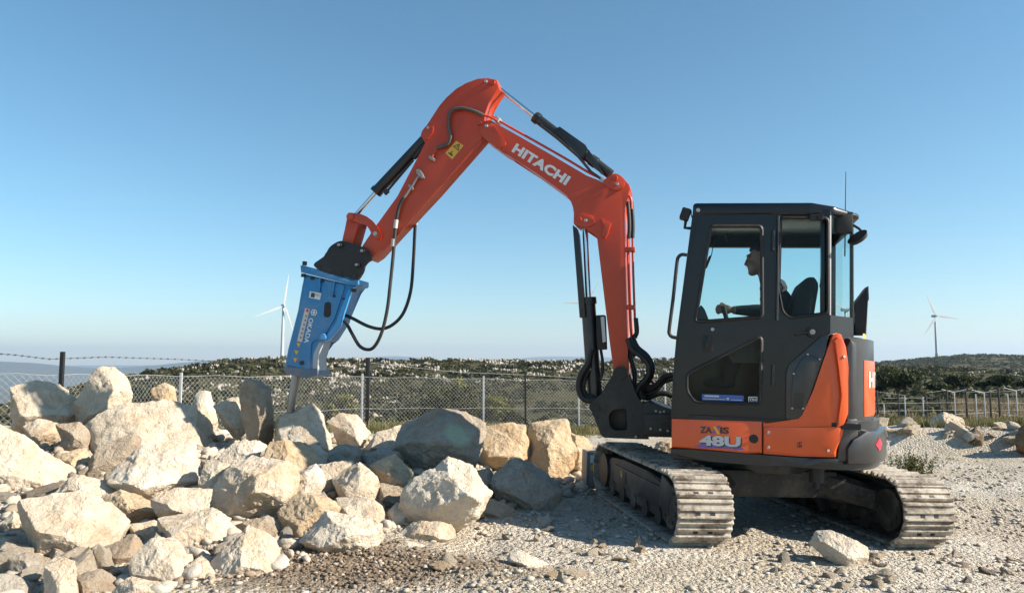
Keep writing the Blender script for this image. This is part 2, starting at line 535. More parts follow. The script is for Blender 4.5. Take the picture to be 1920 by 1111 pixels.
t = NT('scrub_soil')
co = t.coord()
a1 = t.noise(co, 0.12, 8, 0.7, 0.3); a2 = t.noise(co, 0.9, 8, 0.75); a3 = t.noise(co, 6, 5, 0.7)
b0 = t.ramp(a2, [(0.3, (0.03, 0.034, 0.018)), (0.5, (0.055, 0.055, 0.03)), (0.64, (0.11, 0.09, 0.06)), (0.78, (0.22, 0.19, 0.15))])
b0 = t.mix(t.math('MULTIPLY', a1, 0.7), b0, (0.06, 0.068, 0.03))
b0 = t.mix(0.4, b0, t.mix(a3, (0.05, 0.05, 0.02), (0.2, 0.17, 0.1)))
t.base(b0); t.rough(0.95); t.b.inputs['Specular IOR Level'].default_value = 0.1
t.bump(t.math('ADD', a2, a3), 1.0, 0.4)
scrub_soil = t.m

ang = np.arctan(np.linspace(math.tan(math.radians(-52)), math.tan(math.radians(50)), 420))
dist = np.concatenate([np.geomspace(17.0, 190, 150), np.geomspace(195, 1800, 70)])
A, D = np.meshgrid(ang, dist)
HX, HY = D * np.sin(A), D * np.cos(A)
HZ = hill(HX, HY)
# join the yard's edge: start just under it
HZ[0] = np.minimum(HZ[0], -0.9)
i = np.arange(A.size).reshape(A.shape)
Q = np.stack([i[:-1, :-1].ravel(), i[:-1, 1:].ravel(), i[1:, 1:].ravel(), i[1:, :-1].ravel()], 1)
hill_o = link('hillside', mesh_np('hillside', np.stack([HX.ravel(), HY.ravel(), HZ.ravel()], 1), Q, scrub_soil, True))
tag(hill_o, kind='structure')

# far plain and blue hills
t = NT('far_land')
co = t.coord()
a1 = t.noise(co, 0.0016, 8, 0.65); a2 = t.noise(co, 0.012, 6, 0.6)
t.base(t.mix(a1, t.mix(a2, (0.03, 0.045, 0.04), (0.06, 0.07, 0.06)), (0.10, 0.10, 0.085)))
t.rough(0.95)
far_m = t.m
PLAIN = -140.0
ang2 = np.linspace(math.radians(-70), math.radians(70), 361)
dist2 = np.concatenate([np.geomspace(900, 6500, 40), np.linspace(6700, 14000, 70), np.geomspace(14500, 50000, 10)])
A, D = np.meshgrid(ang2, dist2)
PX, PY = D * np.sin(A), D * np.cos(A)
U2 = 960 + F * np.tan(A)
def crest(U, D):
    r1 = np.interp(U, [-1500, -300, 0, 60, 130, 200, 260, 330, 400, 480, 560, 640, 720, 900, 2600], [672, 670, 677, 680, 685, 689, 687, 681, 676, 674, 680, 690, 698, 702, 704])
    z1 = CAMZ + (HORIZON - r1) / F * 8000 - PLAIN
    g1 = np.exp(-((D - 8000) / 1100.0) ** 2)
    r2 = np.interp(U, [-600, 500, 600, 660, 700, 745, 800, 830, 930, 985, 1040, 1100, 1180, 1300, 1900, 2600], [700, 690, 678, 673, 669, 667, 672, 678, 679, 670, 667.5, 668, 671, 677, 690, 690])
    z2 = CAMZ + (HORIZON - r2) / F * 12500 - PLAIN
    g2 = np.exp(-((D - 12500) / 1100.0) ** 2)
    return np.maximum(z1 * g1, z2 * g2)
PZ = PLAIN + np.maximum(crest(U2, D), 0) + 6 * n2(PX, PY, 500, 4, 31) * smooth(5000, 7000, D)
i = np.arange(A.size).reshape(A.shape)
Q = np.stack([i[:-1, :-1].ravel(), i[:-1, 1:].ravel(), i[1:, 1:].ravel(), i[1:, :-1].ravel()], 1)
tag(link('far_hills', mesh_np('far_hills', np.stack([PX.ravel(), PY.ravel(), PZ.ravel()], 1), Q, far_m, True)), kind='structure')
# ------------------------------------------------------------------ excavator
exc = empty('excavator')
MM = Matrix.Translation(SLEW) @ Matrix.Rotation(TILT, 4, 'Y') @ Matrix.Rotation(YAW, 4, 'Z')
exc.matrix_world = MM
tag(exc, 'orange and black crawler excavator with glazed cab and blue rock breaker on its arm', 'excavator')
MI = MM.inverted()
_o = MI @ Vector((0, 0, CAMZ))
def lray(u, v):
    return MI.to_3x3() @ ray(u, v)
def pm(u, v, w):
    d = lray(u, v); t_ = (w - _o.y) / d.y
    p = _o + d * t_
    return (p.x, p.z)
def p3(u, v, w):
    x, z = pm(u, v, w)
    return Vector((x, w, z))
def PL(pts, w):
    return [pm(u, v, w) for u, v in pts]
WB = 0.05            # plane of boom and arm
SIDE = -0.925
S0, RC, TH1 = 0.36, 0.45, math.radians(65)
_cx = S0 + RC * math.sin(TH1); _cy = SIDE + RC * (1 - math.cos(TH1))
R2 = -_cy / math.cos(TH1)
S_A = S0 + RC * TH1
S_B = S_A + R2 * (math.pi / 2 - TH1)      # middle of the tail
S1 = 2 * S_B                               # mirror: s -> S1 - s
def warp(s, off, z):
    """plan outline of the house: straight flank, corner arc, tail arc; off is inward"""
    if s > S_B:
        q = warp(S1 - s, off, z); return Vector((q.x, -q.y, z))
    if s <= S0: th = 0.0; x, y = s, SIDE
    elif s <= S_A:
        th = (s - S0) / RC; x, y = S0 + RC * math.sin(th), SIDE + RC * (1 - math.cos(th))
    else:
        th = TH1 + (s - S_A) / R2; x, y = _cx + R2 * (math.sin(th) - math.sin(TH1)), _cy + R2 * (math.cos(TH1) - math.cos(th))
    return Vector((x - off * math.sin(th), y + off * math.cos(th), z))
_SS = np.arange(-1.2, S_B + 0.3, 0.004)
def sz(u, v, off=0.0):
    """photo pixel -> (arc length, height) on the house's plan outline"""
    d = lray(u, v)
    P = np.array([warp(s, off, 0)[:2] for s in _SS]) - np.array(_o[:2])
    cr = P[:, 0] * d.y - P[:, 1] * d.x
    k = np.where(cr[:-1] * cr[1:] <= 0)[0]
    best = None
    for q in k:
        f = cr[q] / (cr[q] - cr[q + 1]); p = P[q] * (1 - f) + P[q + 1] * f
        t_ = (p[0] * d.x + p[1] * d.y) / (d.x ** 2 + d.y ** 2)
        if best is None or t_ < best[0]: best = (t_, _SS[q] * (1 - f) + _SS[q + 1] * f)
    if best is None:
        q = int(np.argmin(np.abs(cr))); best = ((P[q] @ np.array([d.x, d.y])) / (d.x ** 2 + d.y ** 2), _SS[q])
    return (float(best[1]), float((_o + d * best[0]).z))
def panel(name, pts, o0, o1, mat, parent, bevel=0.012, step=0.05):
    """curved panel: outline (s,z), proud from offset o1 (inner) to o0 (outer)"""
    bm = bmesh.new()
    bm_prism(bm, pts, o0, o1, bevel)
    s_ = [p[0] for p in pts]
    k = max(min(s_), S0)
    while k < max(s_):
        bmesh.ops.bisect_plane(bm, geom=bm.verts[:] + bm.edges[:] + bm.faces[:], plane_co=(k, 0, 0), plane_no=(1, 0, 0))
        k += step
    for v in bm.verts: v.co = warp(v.co.x, v.co.y, v.co.z)
    return finish(bm, name, mat, parent)
def prism(name, pts, y0, y1, mat, parent=exc, bevel=0.008):
    bm = bmesh.new(); bm_prism(bm, pts, y0, y1, bevel)
    return finish(bm, name, mat, parent)
def ring(name, outer, holes, y0, y1, mat, parent):
    bm = bmesh.new()
    es = []
    for lp in [outer] + holes:
        vs_ = [bm.verts.new((x, y0, z)) for x, z in lp]
        es += [bm.edges.new((vs_[i], vs_[(i + 1) % len(vs_)])) for i in range(len(vs_))]
    r = bmesh.ops.triangle_fill(bm, edges=es, use_beauty=True, use_dissolve=False)
    fs = [f for f in r['geom'] if isinstance(f, bmesh.types.BMFace)]
    ex = bmesh.ops.extrude_face_region(bm, geom=fs)
    for v in ex['geom']:
        if isinstance(v, bmesh.types.BMVert): v.co.y = y1
    return finish(bm, name, mat, parent, ang=25)
def roundpoly(pts, r=6, n=4):
    """round the corners of a pixel polygon"""
    out = []
    m = len(pts)
    for i in range(m):
        p = Vector(pts[i]); a = Vector(pts[i - 1]); b = Vector(pts[(i + 1) % m])
        ra = min(r, (a - p).length * 0.45); rb = min(r, (b - p).length * 0.45)
        p0 = p + (a - p).normalized() * ra; p1 = p + (b - p).normalized() * rb
        for k in range(n + 1):
            t_ = k / n
            out.append(tuple(p0 * (1 - t_) ** 2 + p * 2 * t_ * (1 - t_) + p1 * t_ * t_))
    return out
def cyl_obj(name, p0, p1, r, mat, parent=exc, r1=None, seg=18):
    bm = bmesh.new(); bm_cyl(bm, p0, p1, r, r1, seg)
    return finish(bm, name, mat, parent, ang=50)
def pxr(npx, w):
    """length in metres of npx photo pixels near the boom"""
    return npx / F * (6.4 + w)
def text_mesh(body, offset=0.02, shear=0.0, spacing=1.0):
    cu = bpy.data.curves.new('txt', 'FONT'); cu.body = body
    cu.offset = offset; cu.shear = shear; cu.space_character = spacing; cu.resolution_u = 3; cu.fill_mode = 'FRONT'
    o = bpy.data.objects.new('txt', cu); col.objects.link(o)
    me = bpy.data.meshes.new_from_object(o.evaluated_get(bpy.context.evaluated_depsgraph_get()))
    bpy.data.objects.remove(o); bpy.data.curves.remove(cu)
    V = np.array([v.co[:] for v in me.vertices]); P = [list(p.vertices) for p in me.polygons]
    bpy.data.meshes.remove(me)
    V = V[:, :2]; V -= V.min(0); V[:, 0] /= V[:, 0].max()
    hh = V[:, 1].max(); V[:, 1] /= hh
    return V, P
def lettering(name, body, a, b, cap, fn, mat, parent, offset=0.02, shear=0.0, spacing=1.0, flip=False, thick=0.003):
    """a, b: ends of the baseline as (x,z) on a surface; fn maps (x,z,off) to a point"""
    V, P = text_mesh(body, offset, shear, spacing)
    a = Vector(a); b = Vector(b); d = b - a
    n = Vector((-d.y, d.x)).normalized() * cap
    bm = bmesh.new()
    vs_ = []
    for x, y in V:
        q = a + d * x + n * y
        vs_.append(bm.verts.new(fn(q.x, q.y, 0)))
    for p in P:
        try: bm.faces.new([vs_[k] for k in p])
        except ValueError: pass
    return finish(bm, name, mat, parent, smooth_sh=False)
def flatfn(w):
    return lambda x, z, o: Vector((x, w, z))
def sidefn(off):
    return lambda x, z, o: warp(x, off, z)
def decal(name, pts, fn, mat, parent):
    bm = bmesh.new()
    bm.faces.new([bm.verts.new(fn(x, z, 0)) for x, z in pts])
    return finish(bm, name, mat, parent, smooth_sh=False)

# ---- boom
bn, bf = WB - 0.105, WB + 0.105
boom_px = [(897, 250), (899, 234), (908, 226), (919, 225), (937, 235), (1025, 285), (1100, 329), (1128, 343), (1142, 331), (1153, 324), (1165, 329), (1180, 346),
           (1183, 356), (1174, 371), (1169, 391), (1171, 413), (1173, 520), (1177, 660), (1178, 700), (1170, 710), (1155, 708), (1150, 693), (1143, 640), (1122, 444),
           (1114, 436), (1098, 425), (1082, 424), (1075, 418), (1076, 400), (1077, 388), (1073, 377), (1062, 366), (1048, 355), (1005, 324), (960, 292), (944, 286), (916, 266)]
boom = prism('boom', PL(boom_px, bn), bn, bf, shaded_orange, bevel=0.012)
# cheek plates of the arm-cylinder lug and boom-cylinder lug, boss rings
for w0, w1 in ((bn - 0.012, bn + 0.004), (bf - 0.004, bf + 0.012)):
    prism('lug_plate', PL(roundpoly([(1128, 343), (1142, 330), (1153, 324), (1166, 330), (1172, 345), (1166, 356), (1150, 357)], 5), w0), w0, w1, shaded_orange, boom, 0.004)
    prism('lug_plate', PL(roundpoly([(1077, 418), (1078, 404), (1092, 398), (1112, 404), (1116, 420), (1100, 426), (1084, 424)], 5), w0), w0, w1, shaded_orange, boom, 0.004)
    prism('lug_plate', PL(roundpoly([(898, 250), (900, 232), (912, 226), (924, 230), (930, 242), (950, 270), (935, 281), (914, 264)], 5), w0), w0, w1, shaded_orange, boom, 0.004)
def pin(u, v, rpx, parent, mat=galv, w=bn - 0.012, l=0.012):
    a = p3(u, v, w); 
    bm = bmesh.new(); bm_cyl(bm, a, a + Vector((0, -l, 0)), pxr(rpx, w), pxr(rpx, w) * 0.85, 14)
    return finish(bm, 'pin', mat, parent, ang=50)
for u, v, r, m in ((1098, 413, 3.2, galv), (1157, 345, 3.2, galv), (912, 236, 3.4, galv), (1153, 334, 5.5, shaded_orange), (1086, 411, 5, shaded_orange), (899, 231, 5, shaded_orange)):
    pin(u, v, r, boom, m)
lettering('lettering', 'HITACHI', pm(958.5, 284, bn - 0.002), pm(1060, 348, bn - 0.002), pxr(19.5, 0), flatfn(bn - 0.0025), white_p, boom, 0.05, 0.0, 1.06)
# orange hydraulic pipes on the boom's back
for k, (dv, w) in enumerate(((-5, WB - 0.07), (-5, WB - 0.035), (-5, WB + 0.04))):
    pth = [p3(u, v + dv, w) for u, v in ((925, 224), (940, 234), (1000, 268), (1060, 302), (1105, 329), (1135, 343))] + [p3(u, v, w) for u, v in ((1160, 356), (1178, 366), (1183, 374), (1184, 392))]
    tube_obj('hydraulic_pipe', spline(pth, 5), 0.011, shaded_orange, boom)
for k, (du, w) in enumerate(((6, WB - 0.08), (15, WB - 0.05), (8, WB + 0.03))):
    tube_obj('hydraulic_pipe', spline([p3(1171 + du, 440, w), p3(1172 + du, 500, w), p3(1174 + du, 560, w), p3(1176 + du, 610, w), p3(1178 + du, 634, w)], 3), 0.010, shaded_orange, boom)
for k, (du, w) in enumerate(((7, WB - 0.08), (14, WB - 0.05), (9, WB + 0.03))):
    tube_obj('hose', spline([p3(1170 + du, 378, w), p3(1172 + du, 400, w), p3(1173 + du, 425, w), p3(1172 + du, 446, w)], 4), 0.016, rubber, boom)
for v in (468, 576):
    a = p3(1182, v, WB - 0.06); bm = bmesh.new(); bm_box(bm, a, (0.08, 0.09, 0.035), bevel=0.006); finish(bm, 'pipe_clamp', shaded_orange, boom)
for u, v in ((934, 226), (1131, 340)):
    a = p3(u, v, WB - 0.06); bm = bmesh.new(); bm_box(bm, a, (0.045, 0.1, 0.045), Matrix.Rotation(math.radians(30), 3, 'Y'), 0.006); finish(bm, 'pipe_clamp', galv, boom)
prism('light_bracket', PL([(1127, 409), (1146, 418), (1140, 438), (1135, 447), (1128, 441), (1133, 424)], bn - 0.02), bn - 0.028, bn + 0.002, shaded_orange, boom, 0.002)
# ---- arm
an, af = WB - 0.085, WB + 0.085
arm_px = [(931, 149), (915, 146), (896, 147), (874, 155), (855, 166), (837, 182), (824, 198), (793, 246), (789, 254), (793, 260), (800, 268), (745, 368), (708, 419),
          (679, 460), (676, 472), (681, 483), (692, 487), (704, 479), (782, 393), (813, 360), (903, 259), (911, 245), (906, 216), (914, 193), (919, 185), (936, 166)]
arm = prism('arm', PL(arm_px, an - 0.02), an - 0.02, af + 0.02, shaded_orange, bevel=0.012)
an -= 0.02
for u, v, r, m in ((911, 153, 3.2, galv), (803, 240, 3.2, galv), (924, 155, 5.5, shaded_orange), (704, 431, 2.6, galv), (709, 444, 2.2, galv)):
    pin(u, v, r, arm, m, an - 0.001, 0.014)
# reinforcing strips welded on the arm's flank
prism('stiffener', PL([(712, 470), (720, 462), (800, 378), (898, 264), (902, 262), (903, 268), (813, 366), (722, 470)], an), an - 0.006, an + 0.002, shaded_orange, arm, 0.002)
prism('lug_plate', PL(roundpoly([(789, 256), (792, 246), (802, 234), (814, 238), (812, 250), (800, 264), (793, 260)], 4), an), an - 0.012, an + 0.002, shaded_orange, arm, 0.004)
st = decal('warning_sticker', PL([(855.6, 264), (869.5, 273), (848, 299), (835, 287)], an), flatfn(an - 0.002), yellow_p, arm)
def rot_px(cx, cy, pts, a, s=1.0):
    ca, sa = math.cos(a), math.sin(a)
    return [(cx + s * (x * ca - y * sa), cy + s * (x * sa + y * ca)) for x, y in pts]
tri_o = rot_px(858, 275, [(0, -7), (7, 5), (-7, 5)], 0.7); tri_i = rot_px(858, 275, [(0, -4.4), (4.6, 3.6), (-4.6, 3.6)], 0.7)
for q in range(3):
    decal('sticker_print', PL([tri_o[q], tri_o[(q + 1) % 3], tri_i[(q + 1) % 3], tri_i[q]], an), flatfn(an - 0.004), dark_p, st)
decal('sticker_print', PL(rot_px(858, 275, [(-0.8, -2), (0.8, -2), (0.5, 2.6), (-0.5, 2.6)], 0.7), an), flatfn(an - 0.004), dark_p, st)
decal('sticker_print', PL(rot_px(846.5, 287, [(-1.5, -4), (0.5, -4), (0.5, 1), (5, 1), (5, 4), (-5, 4), (-5, 2), (-1.5, 2)], 0.7), an), flatfn(an - 0.004), dark_p, st)
# hose on the upper arm, fittings and couplers
wh = an - 0.03
tube_obj('hose', spline([p3(906, 216, wh), p3(888, 208, wh), p3(866, 203, wh), p3(849, 206, wh), p3(841, 220, wh), p3(842, 240, wh), p3(845, 258, wh), p3(838, 271, wh), p3(819, 277, wh)], 6), 0.0165, paint('hose_grey', (0.07, 0.068, 0.062), 0.6, 0.2, coat=0), arm)
tube_obj('hydraulic_pipe', [p3(906, 216, wh), p3(918, 219, wh), p3(932, 226, wh + 0.03)], 0.011, shaded_orange, arm)
tube_obj('hydraulic_pipe', [p3(819, 277, wh), p3(814, 285, wh), p3(810, 295, wh)], 0.009, shaded_orange, arm)
def fitting(u, v, s, a, parent, mat=steel, w=None):
    c = p3(u, v, an - 0.02 if w is None else w); bm = bmesh.new()
    R = Matrix.Rotation(a, 3, 'Y')
    bm_box(bm, c, (s, s * 0.9, s * 0.7), R, s * 0.12)
    bm_cyl(bm, c - R @ Vector((s * 0.8, 0, 0)), c + R @ Vector((s * 0.8, 0, 0)), s * 0.28, seg=8)
    return finish(bm, 'fitting', mat, parent)
fitting(810, 297, 0.042, 0.6, arm); fitting(788, 326, 0.06, 0.9, arm); fitting(791, 332, 0.035, 0.3, arm)
tube_obj('valve_stem', [p3(784, 331, wh), p3(777, 342, wh), p3(766, 359, wh), p3(757, 372, wh)], 0.011, steel, arm)
fitting(771, 351, 0.04, 0.9, arm)
# ---- breaker hoses
wl = an - 0.035
tube_obj('breaker_hose', spline([p3(757, 370, wl), p3(749, 386, wl), p3(744, 408, wl), p3(741, 432, wl), p3(738, 470, wl), p3(732, 530, wl), p3(726, 580, wl), p3(716, 622, wl), p3(703, 648, wl), p3(690, 655, wl), p3(674, 648, wl), p3(660, 625, wl), p3(648, 604, WB - 0.1), p3(632, 593, WB - 0.08)], 7), 0.0155, rubber, exc, 10)
tube_obj('breaker_hose', spline([p3(780, 398, WB + 0.12), p3(778, 430, WB + 0.12), p3(775, 490, WB + 0.12), p3(770, 545, WB + 0.1), p3(757, 585, WB + 0.08), p3(738, 607, WB + 0.05), p3(716, 616, WB), p3(690, 611, WB - 0.04), p3(660, 596, WB - 0.05), p3(637, 586, WB - 0.05)], 7), 0.0155, rubber, exc, 10)
for p_, q_ in (((743, 412), (741, 428)), ((738, 448), (737, 462))):
    cyl_obj('hose_fitting', p3(*p_, wl), p3(*q_, wl), 0.021, galv, exc, seg=10)
cyl_obj('hose_fitting', p3(781, 396, WB + 0.12), p3(779, 422, WB + 0.12), 0.019, galv, exc, seg=10)
# ---- cylinders
def cyl_part(name, segs, rods, w, parent=exc):
    o = None
    bm = bmesh.new()
    for (a, b, r, *r1) in segs:
        bm_cyl(bm, p3(*a, w), p3(*b, w), pxr(r, w), None, 20)
    o = finish(bm, name, black, parent, ang=50)
    for a, b, r in rods:
        cyl_obj('rod', p3(*a, w), p3(*b, w), pxr(r, w), chrome, o)
    return o
ac = cyl_part('arm_cylinder', [((1003, 219), (1145, 327), 9.5), ((1003, 219), (1009, 224), 11.5), ((1108, 299), (1118, 306), 11)], [((933, 164), (1008, 223), 4.3)], WB)
prism('cylinder_guard', PL([(1040, 243), (1050, 238), (1098, 272), (1103, 281), (1091, 297), (1085, 293)], WB - 0.07), WB - 0.085, WB + 0.085, black, ac, 0.006)
tube_obj('hydraulic_pipe', [p3(1013, 235, WB - 0.075), p3(1040, 255, WB - 0.08), p3(1085, 294, WB - 0.08), p3(1108, 322, WB - 0.08), p3(1128, 336, WB - 0.08)], 0.012, black, ac)
prism('gusset_strip', PL([(1103, 281), (1105, 282), (1132, 326), (1128, 327), (1098, 296)], WB - 0.08), WB - 0.09, WB - 0.07, black, ac, 0.001)
bc = cyl_part('boom_cylinder', [((1102, 558), (1116, 752), 13.5), ((1102, 558), (1103, 570), 16)], [((1096, 415), (1104, 575), 5.5)], WB)
cyl_obj('cylinder_eye', p3(1117, 762, WB - 0.07), p3(1117, 762, WB + 0.07), pxr(12, 0), black, bc)
prism('cylinder_guard', PL([(1074, 422), (1082, 428), (1086, 440), (1098, 594), (1087, 595), (1080, 500)], WB - 0.07), WB - 0.085, WB - 0.0, black, bc, 0.004)
bm = bmesh.new(); bm_box(bm, p3(1128, 623, WB - 0.02), (0.075, 0.12, 0.29), Matrix.Rotation(math.radians(-4), 3, 'Y'), 0.008); finish(bm, 'work_light_box', matte_black, bc)
decal('lens', PL([(1126, 594), (1133, 593), (1136, 640), (1130, 642)], WB - 0.085), flatfn(WB - 0.0845), grey_p, bc)
for v in (656, 662, 690):
    decal('sticker', PL([(1103, v), (1108, v), (1108, v + 3), (1103, v + 3)], WB - 0.07), flatfn(WB - 0.078), white_p, bc)
kc = cyl_part('bucket_cylinder', [((704, 361), (797, 262), 11.5), ((704, 361), (709, 355), 13)], [((668, 402), (710, 354), 4.2)], WB)
tube_obj('hydraulic_pipe', [p3(722, 364, WB - 0.05), p3(728, 356, WB - 0.05), p3(760, 318, WB - 0.05), p3(775, 300, WB - 0.05)], 0.012, black, kc)
cyl_obj('port', p3(721, 363, WB - 0.06), p3(728, 357, WB - 0.06), 0.022, black, kc, seg=10)
tube_obj('hydraulic_pipe', [p3(776, 297, WB - 0.065), p3(798, 271, WB - 0.065)], 0.022, bracket_m, kc)
# ---- bucket links
for w0, w1 in ((WB - 0.135, WB - 0.105), (WB + 0.105, WB + 0.135)):
    lk_ = prism('curved_link', PL([(650, 402), (654, 398), (674, 400), (686, 405), (697, 413), (707, 425), (714, 440), (712, 448), (704, 448), (696, 438), (690, 424), (682, 419), (668, 416), (654, 411)], w0), w0, w1, shaded_orange, exc, 0.006)
    cyl_obj('pin', p3(657, 406, w0) + Vector((0, -0.012, 0)), p3(657, 406, w0) + Vector((0, 0.012, 0)), 0.035, shaded_orange, lk_)
    cyl_obj('pin', p3(704, 438, w0) + Vector((0, -0.01, 0)), p3(704, 438, w0) + Vector((0, 0.012, 0)), 0.02, galv, lk_)
prism('straight_link', PL([(651, 403), (674, 404), (672, 420), (662, 456), (652, 470), (640, 455), (644, 440)], WB - 0.09), WB - 0.09, WB + 0.09, shaded_orange, exc, 0.01)
# ---- breaker mounting bracket
for w0, w1 in ((WB - 0.145, WB - 0.105), (WB + 0.105, WB + 0.145)):
    br = prism('mounting_bracket', PL(roundpoly([(637, 450), (616, 463), (611, 478), (585, 496), (600, 508), (668, 528), (681, 508), (683, 492), (697, 488), (693, 470), (672, 459)], 7), w0), w0, w1, bracket_m, exc, 0.006)
    yy = w0 if w0 < 0 else w1
    sg = -1 if w0 < 0 else 1
    for u, v, r in ((638, 460, 5), (681, 471, 5.5), (671, 497, 5)):
        a = p3(u, v, w0)
        cyl_obj('pin', a + Vector((0, -0.03, 0)), a + Vector((0, 0.06, 0)), pxr(r, 0), bracket_m, br, seg=14)
        cyl_obj('bolt', a + Vector((0, -0.042, 0)), a + Vector((0, -0.03, 0)), pxr(r * 0.55, 0), steel, br, seg=8)
cyl_obj('cross_pin', p3(684, 473, WB - 0.15), p3(684, 473, WB + 0.15), 0.032, bracket_m, exc)
# ---- hydraulic breaker
kn, kf = WB - 0.115, WB + 0.095
brk_px = [(570, 513), (668, 536), (657, 545), (640, 590), (637, 603), (616, 636), (604, 641), (594, 655), (590, 668), (594, 700), (577, 707), (538, 699), (533, 690), (541, 652), (559, 582), (567, 535)]
brk = prism('breaker', PL(brk_px, kn), kn, kf, blue, exc, 0.012)
prism('top_plate', PL([(566, 498), (571, 498), (672, 524), (672, 533), (668, 536), (567, 511)], kn), kn - 0.03, kf + 0.02, blue, brk, 0.006)
for u, v in ((571, 497), (600, 505), (640, 515), (667, 522)):
    for w in (kn - 0.015, kf + 0.015):
        a = p3(u, v, w); cyl_obj('bolt', a, a + Vector((0, 0, 0.035)), 0.024, bracket_m, brk, seg=6)
for u, v in ((569, 513), (664, 541)):
    a = p3(u, v, kn - 0.015); cyl_obj('bolt', a, a + Vector((0, 0, -0.03)), 0.024, bracket_m, brk, seg=6)
# side plate proud of the housing, slot, bolts, stickers
prism('side_plate', PL(roundpoly([(575, 518), (648, 535), (628, 598), (607, 632), (585, 640), (581, 700), (540, 693), (563, 590)], 5), kn), kn - 0.012, kn + 0.003, blue, brk, 0.004)
kp = kn - 0.012
prism('slot', PL(roundpoly([(609, 566), (621, 566), (620, 594), (607, 595)], 6), kp), kp - 0.004, kp + 0.006, matte_black, brk, 0.001)
prism('rib', PL([(600, 522), (603, 522), (601, 548), (599, 548)], kp), kp - 0.02, kp, blue, brk, 0.002)
prism('rib', PL([(627, 528), (630, 528), (625, 556), (623, 556)], kp), kp - 0.02, kp, blue, brk, 0.002)
for u, v, r in ((586, 521, 4), (604, 526, 4), (566, 680, 4.5), (627, 555, 2.4), (644, 560, 2)):
    a = p3(u, v, kp); cyl_obj('bolt', a + Vector((0, 0.01, 0)), a + Vector((0, -0.012, 0)), pxr(r, 0), bracket_m, brk, seg=12)
prism('back_rail', PL([(655, 545), (661, 541), (645, 590), (640, 612), (618, 638), (606, 642), (612, 634), (634, 605), (638, 590)], kn), kn - 0.03, kn + 0.02, paint('sunlit_blue', (0.03, 0.30, 0.66), 0.35, 0.2), brk, 0.004)  # lighter blue puts sunlight on the breaker's back face into the paint
prism('lifting_eye', PL(roundpoly([(604, 628), (612, 624), (617, 632), (614, 638), (602, 636)], 3), kn), kn - 0.06, kn - 0.02, blue, brk, 0.003)
prism('wear_liner', PL([(600, 642), (608, 640), (598, 668), (599, 690), (595, 704), (588, 705), (589, 684), (590, 662)], kn + 0.02), kn - 0.004, kf - 0.05, paint('worn_white', (0.42, 0.45, 0.48), 0.75, 0.5, coat=0), brk, 0.006)
prism('housing_foot', PL([(533, 690), (541, 685), (580, 694), (596, 690), (596, 703), (577, 709), (537, 700)], kn), kn - 0.02, kf + 0.02, paint('foot_blue_grey', (0.10, 0.15, 0.22), 0.6, 0.5), brk, 0.008)
cyl_obj('port', p3(641, 585, WB - 0.05), p3(633, 583, WB - 0.05), 0.03, matte_black, brk, seg=10)
cyl_obj('port', p3(637, 594, WB - 0.08), p3(629, 591, WB - 0.08), 0.03, matte_black, brk, seg=10)
kd = kp - 0.003
lettering('lettering', 'OKADA', pm(579.5, 595, kd), pm(569.5, 642, kd), pxr(10.5, 0), flatfn(kd), white_p, brk, 0.03, 0, 1.05)
hx = [(588.5 + 6.5 * math.cos(math.radians(60 * k + 10)), 585.5 + 6.5 * math.sin(math.radians(60 * k + 10))) for k in range(6)]
hi_ = [(588.5 + 4.6 * math.cos(math.radians(60 * k + 10)), 585.5 + 4.6 * math.sin(math.radians(60 * k + 10))) for k in range(6)]
lg = decal('emblem', PL([hx[0], hx[1], hi_[1], hi_[0]], kd), flatfn(kd), white_p, brk)
for k in range(1, 6):
    decal('emblem_print', PL([hx[k], hx[(k + 1) % 6], hi_[(k + 1) % 6], hi_[k]], kd), flatfn(kd), white_p, lg)
decal('emblem_print', PL([(586, 584), (590, 582), (591, 587), (587, 589)], kd), flatfn(kd), white_p, lg)
sk = decal('sticker', PL([(572, 577), (581, 579), (566, 641), (557, 639)], kd), flatfn(kd), paint('faded_label', (0.62, 0.56, 0.52), 0.5, 0.5), brk)
for k in range(6):
    c0 = (575 - k * 2.1, 590 + k * 8)
    decal('sticker_print', PL([(c0[0] - 1.6, c0[1]), (c0[0] + 1.5, c0[1] + 0.8), (c0[0] + 0.6, c0[1] + 4.5), (c0[0] - 2.4, c0[1] + 3.7)], kd), flatfn(kd - 0.002), paint('label_print', (0.25, 0.2, 0.19), 0.5, 0.3) if k == 0 else MATS['label_print'], sk)
decal('sticker_print', PL([(574.5, 579), (579, 580), (578, 585), (573.5, 584)], kd), flatfn(kd - 0.002), red_p, sk)
s2_ = decal('type_plate', PL([(581, 545.5), (602.5, 549.5), (600, 562), (579, 557.5)], kd), flatfn(kd), white_p, brk)
decal('plate_print', PL([(584, 548), (591, 549.5), (589.5, 558), (582.5, 556.5)], kd), flatfn(kd - 0.002), dark_p, s2_)
decal('plate_print', PL([(592, 550), (600, 551.5), (599, 556), (591, 554.5)], kd), flatfn(kd - 0.002), grey_p, s2_)
for cu_, cv_ in ((560, 646), (556, 660), (553.5, 674)):
    decal('warning_triangle', PL([(cu_ - 4, cv_ - 4), (cu_ + 4.5, cv_ - 2.5), (cu_ - 0.5, cv_ + 5)], kd), flatfn(kd), yellow_p, brk)
tip0 = p3(557, 700, WB); tip1 = p3(549, 741, WB); tip2 = p3(544.5, 772, WB)
bm = bmesh.new(); bm_tube(bm, [tip0, tip0.lerp(tip1, 0.5), tip1, tip1.lerp(tip2, 0.6), tip2], [0.043, 0.043, 0.041, 0.037, 0.022], 14)
finish(bm, 'chisel', steel, brk, ang=45)

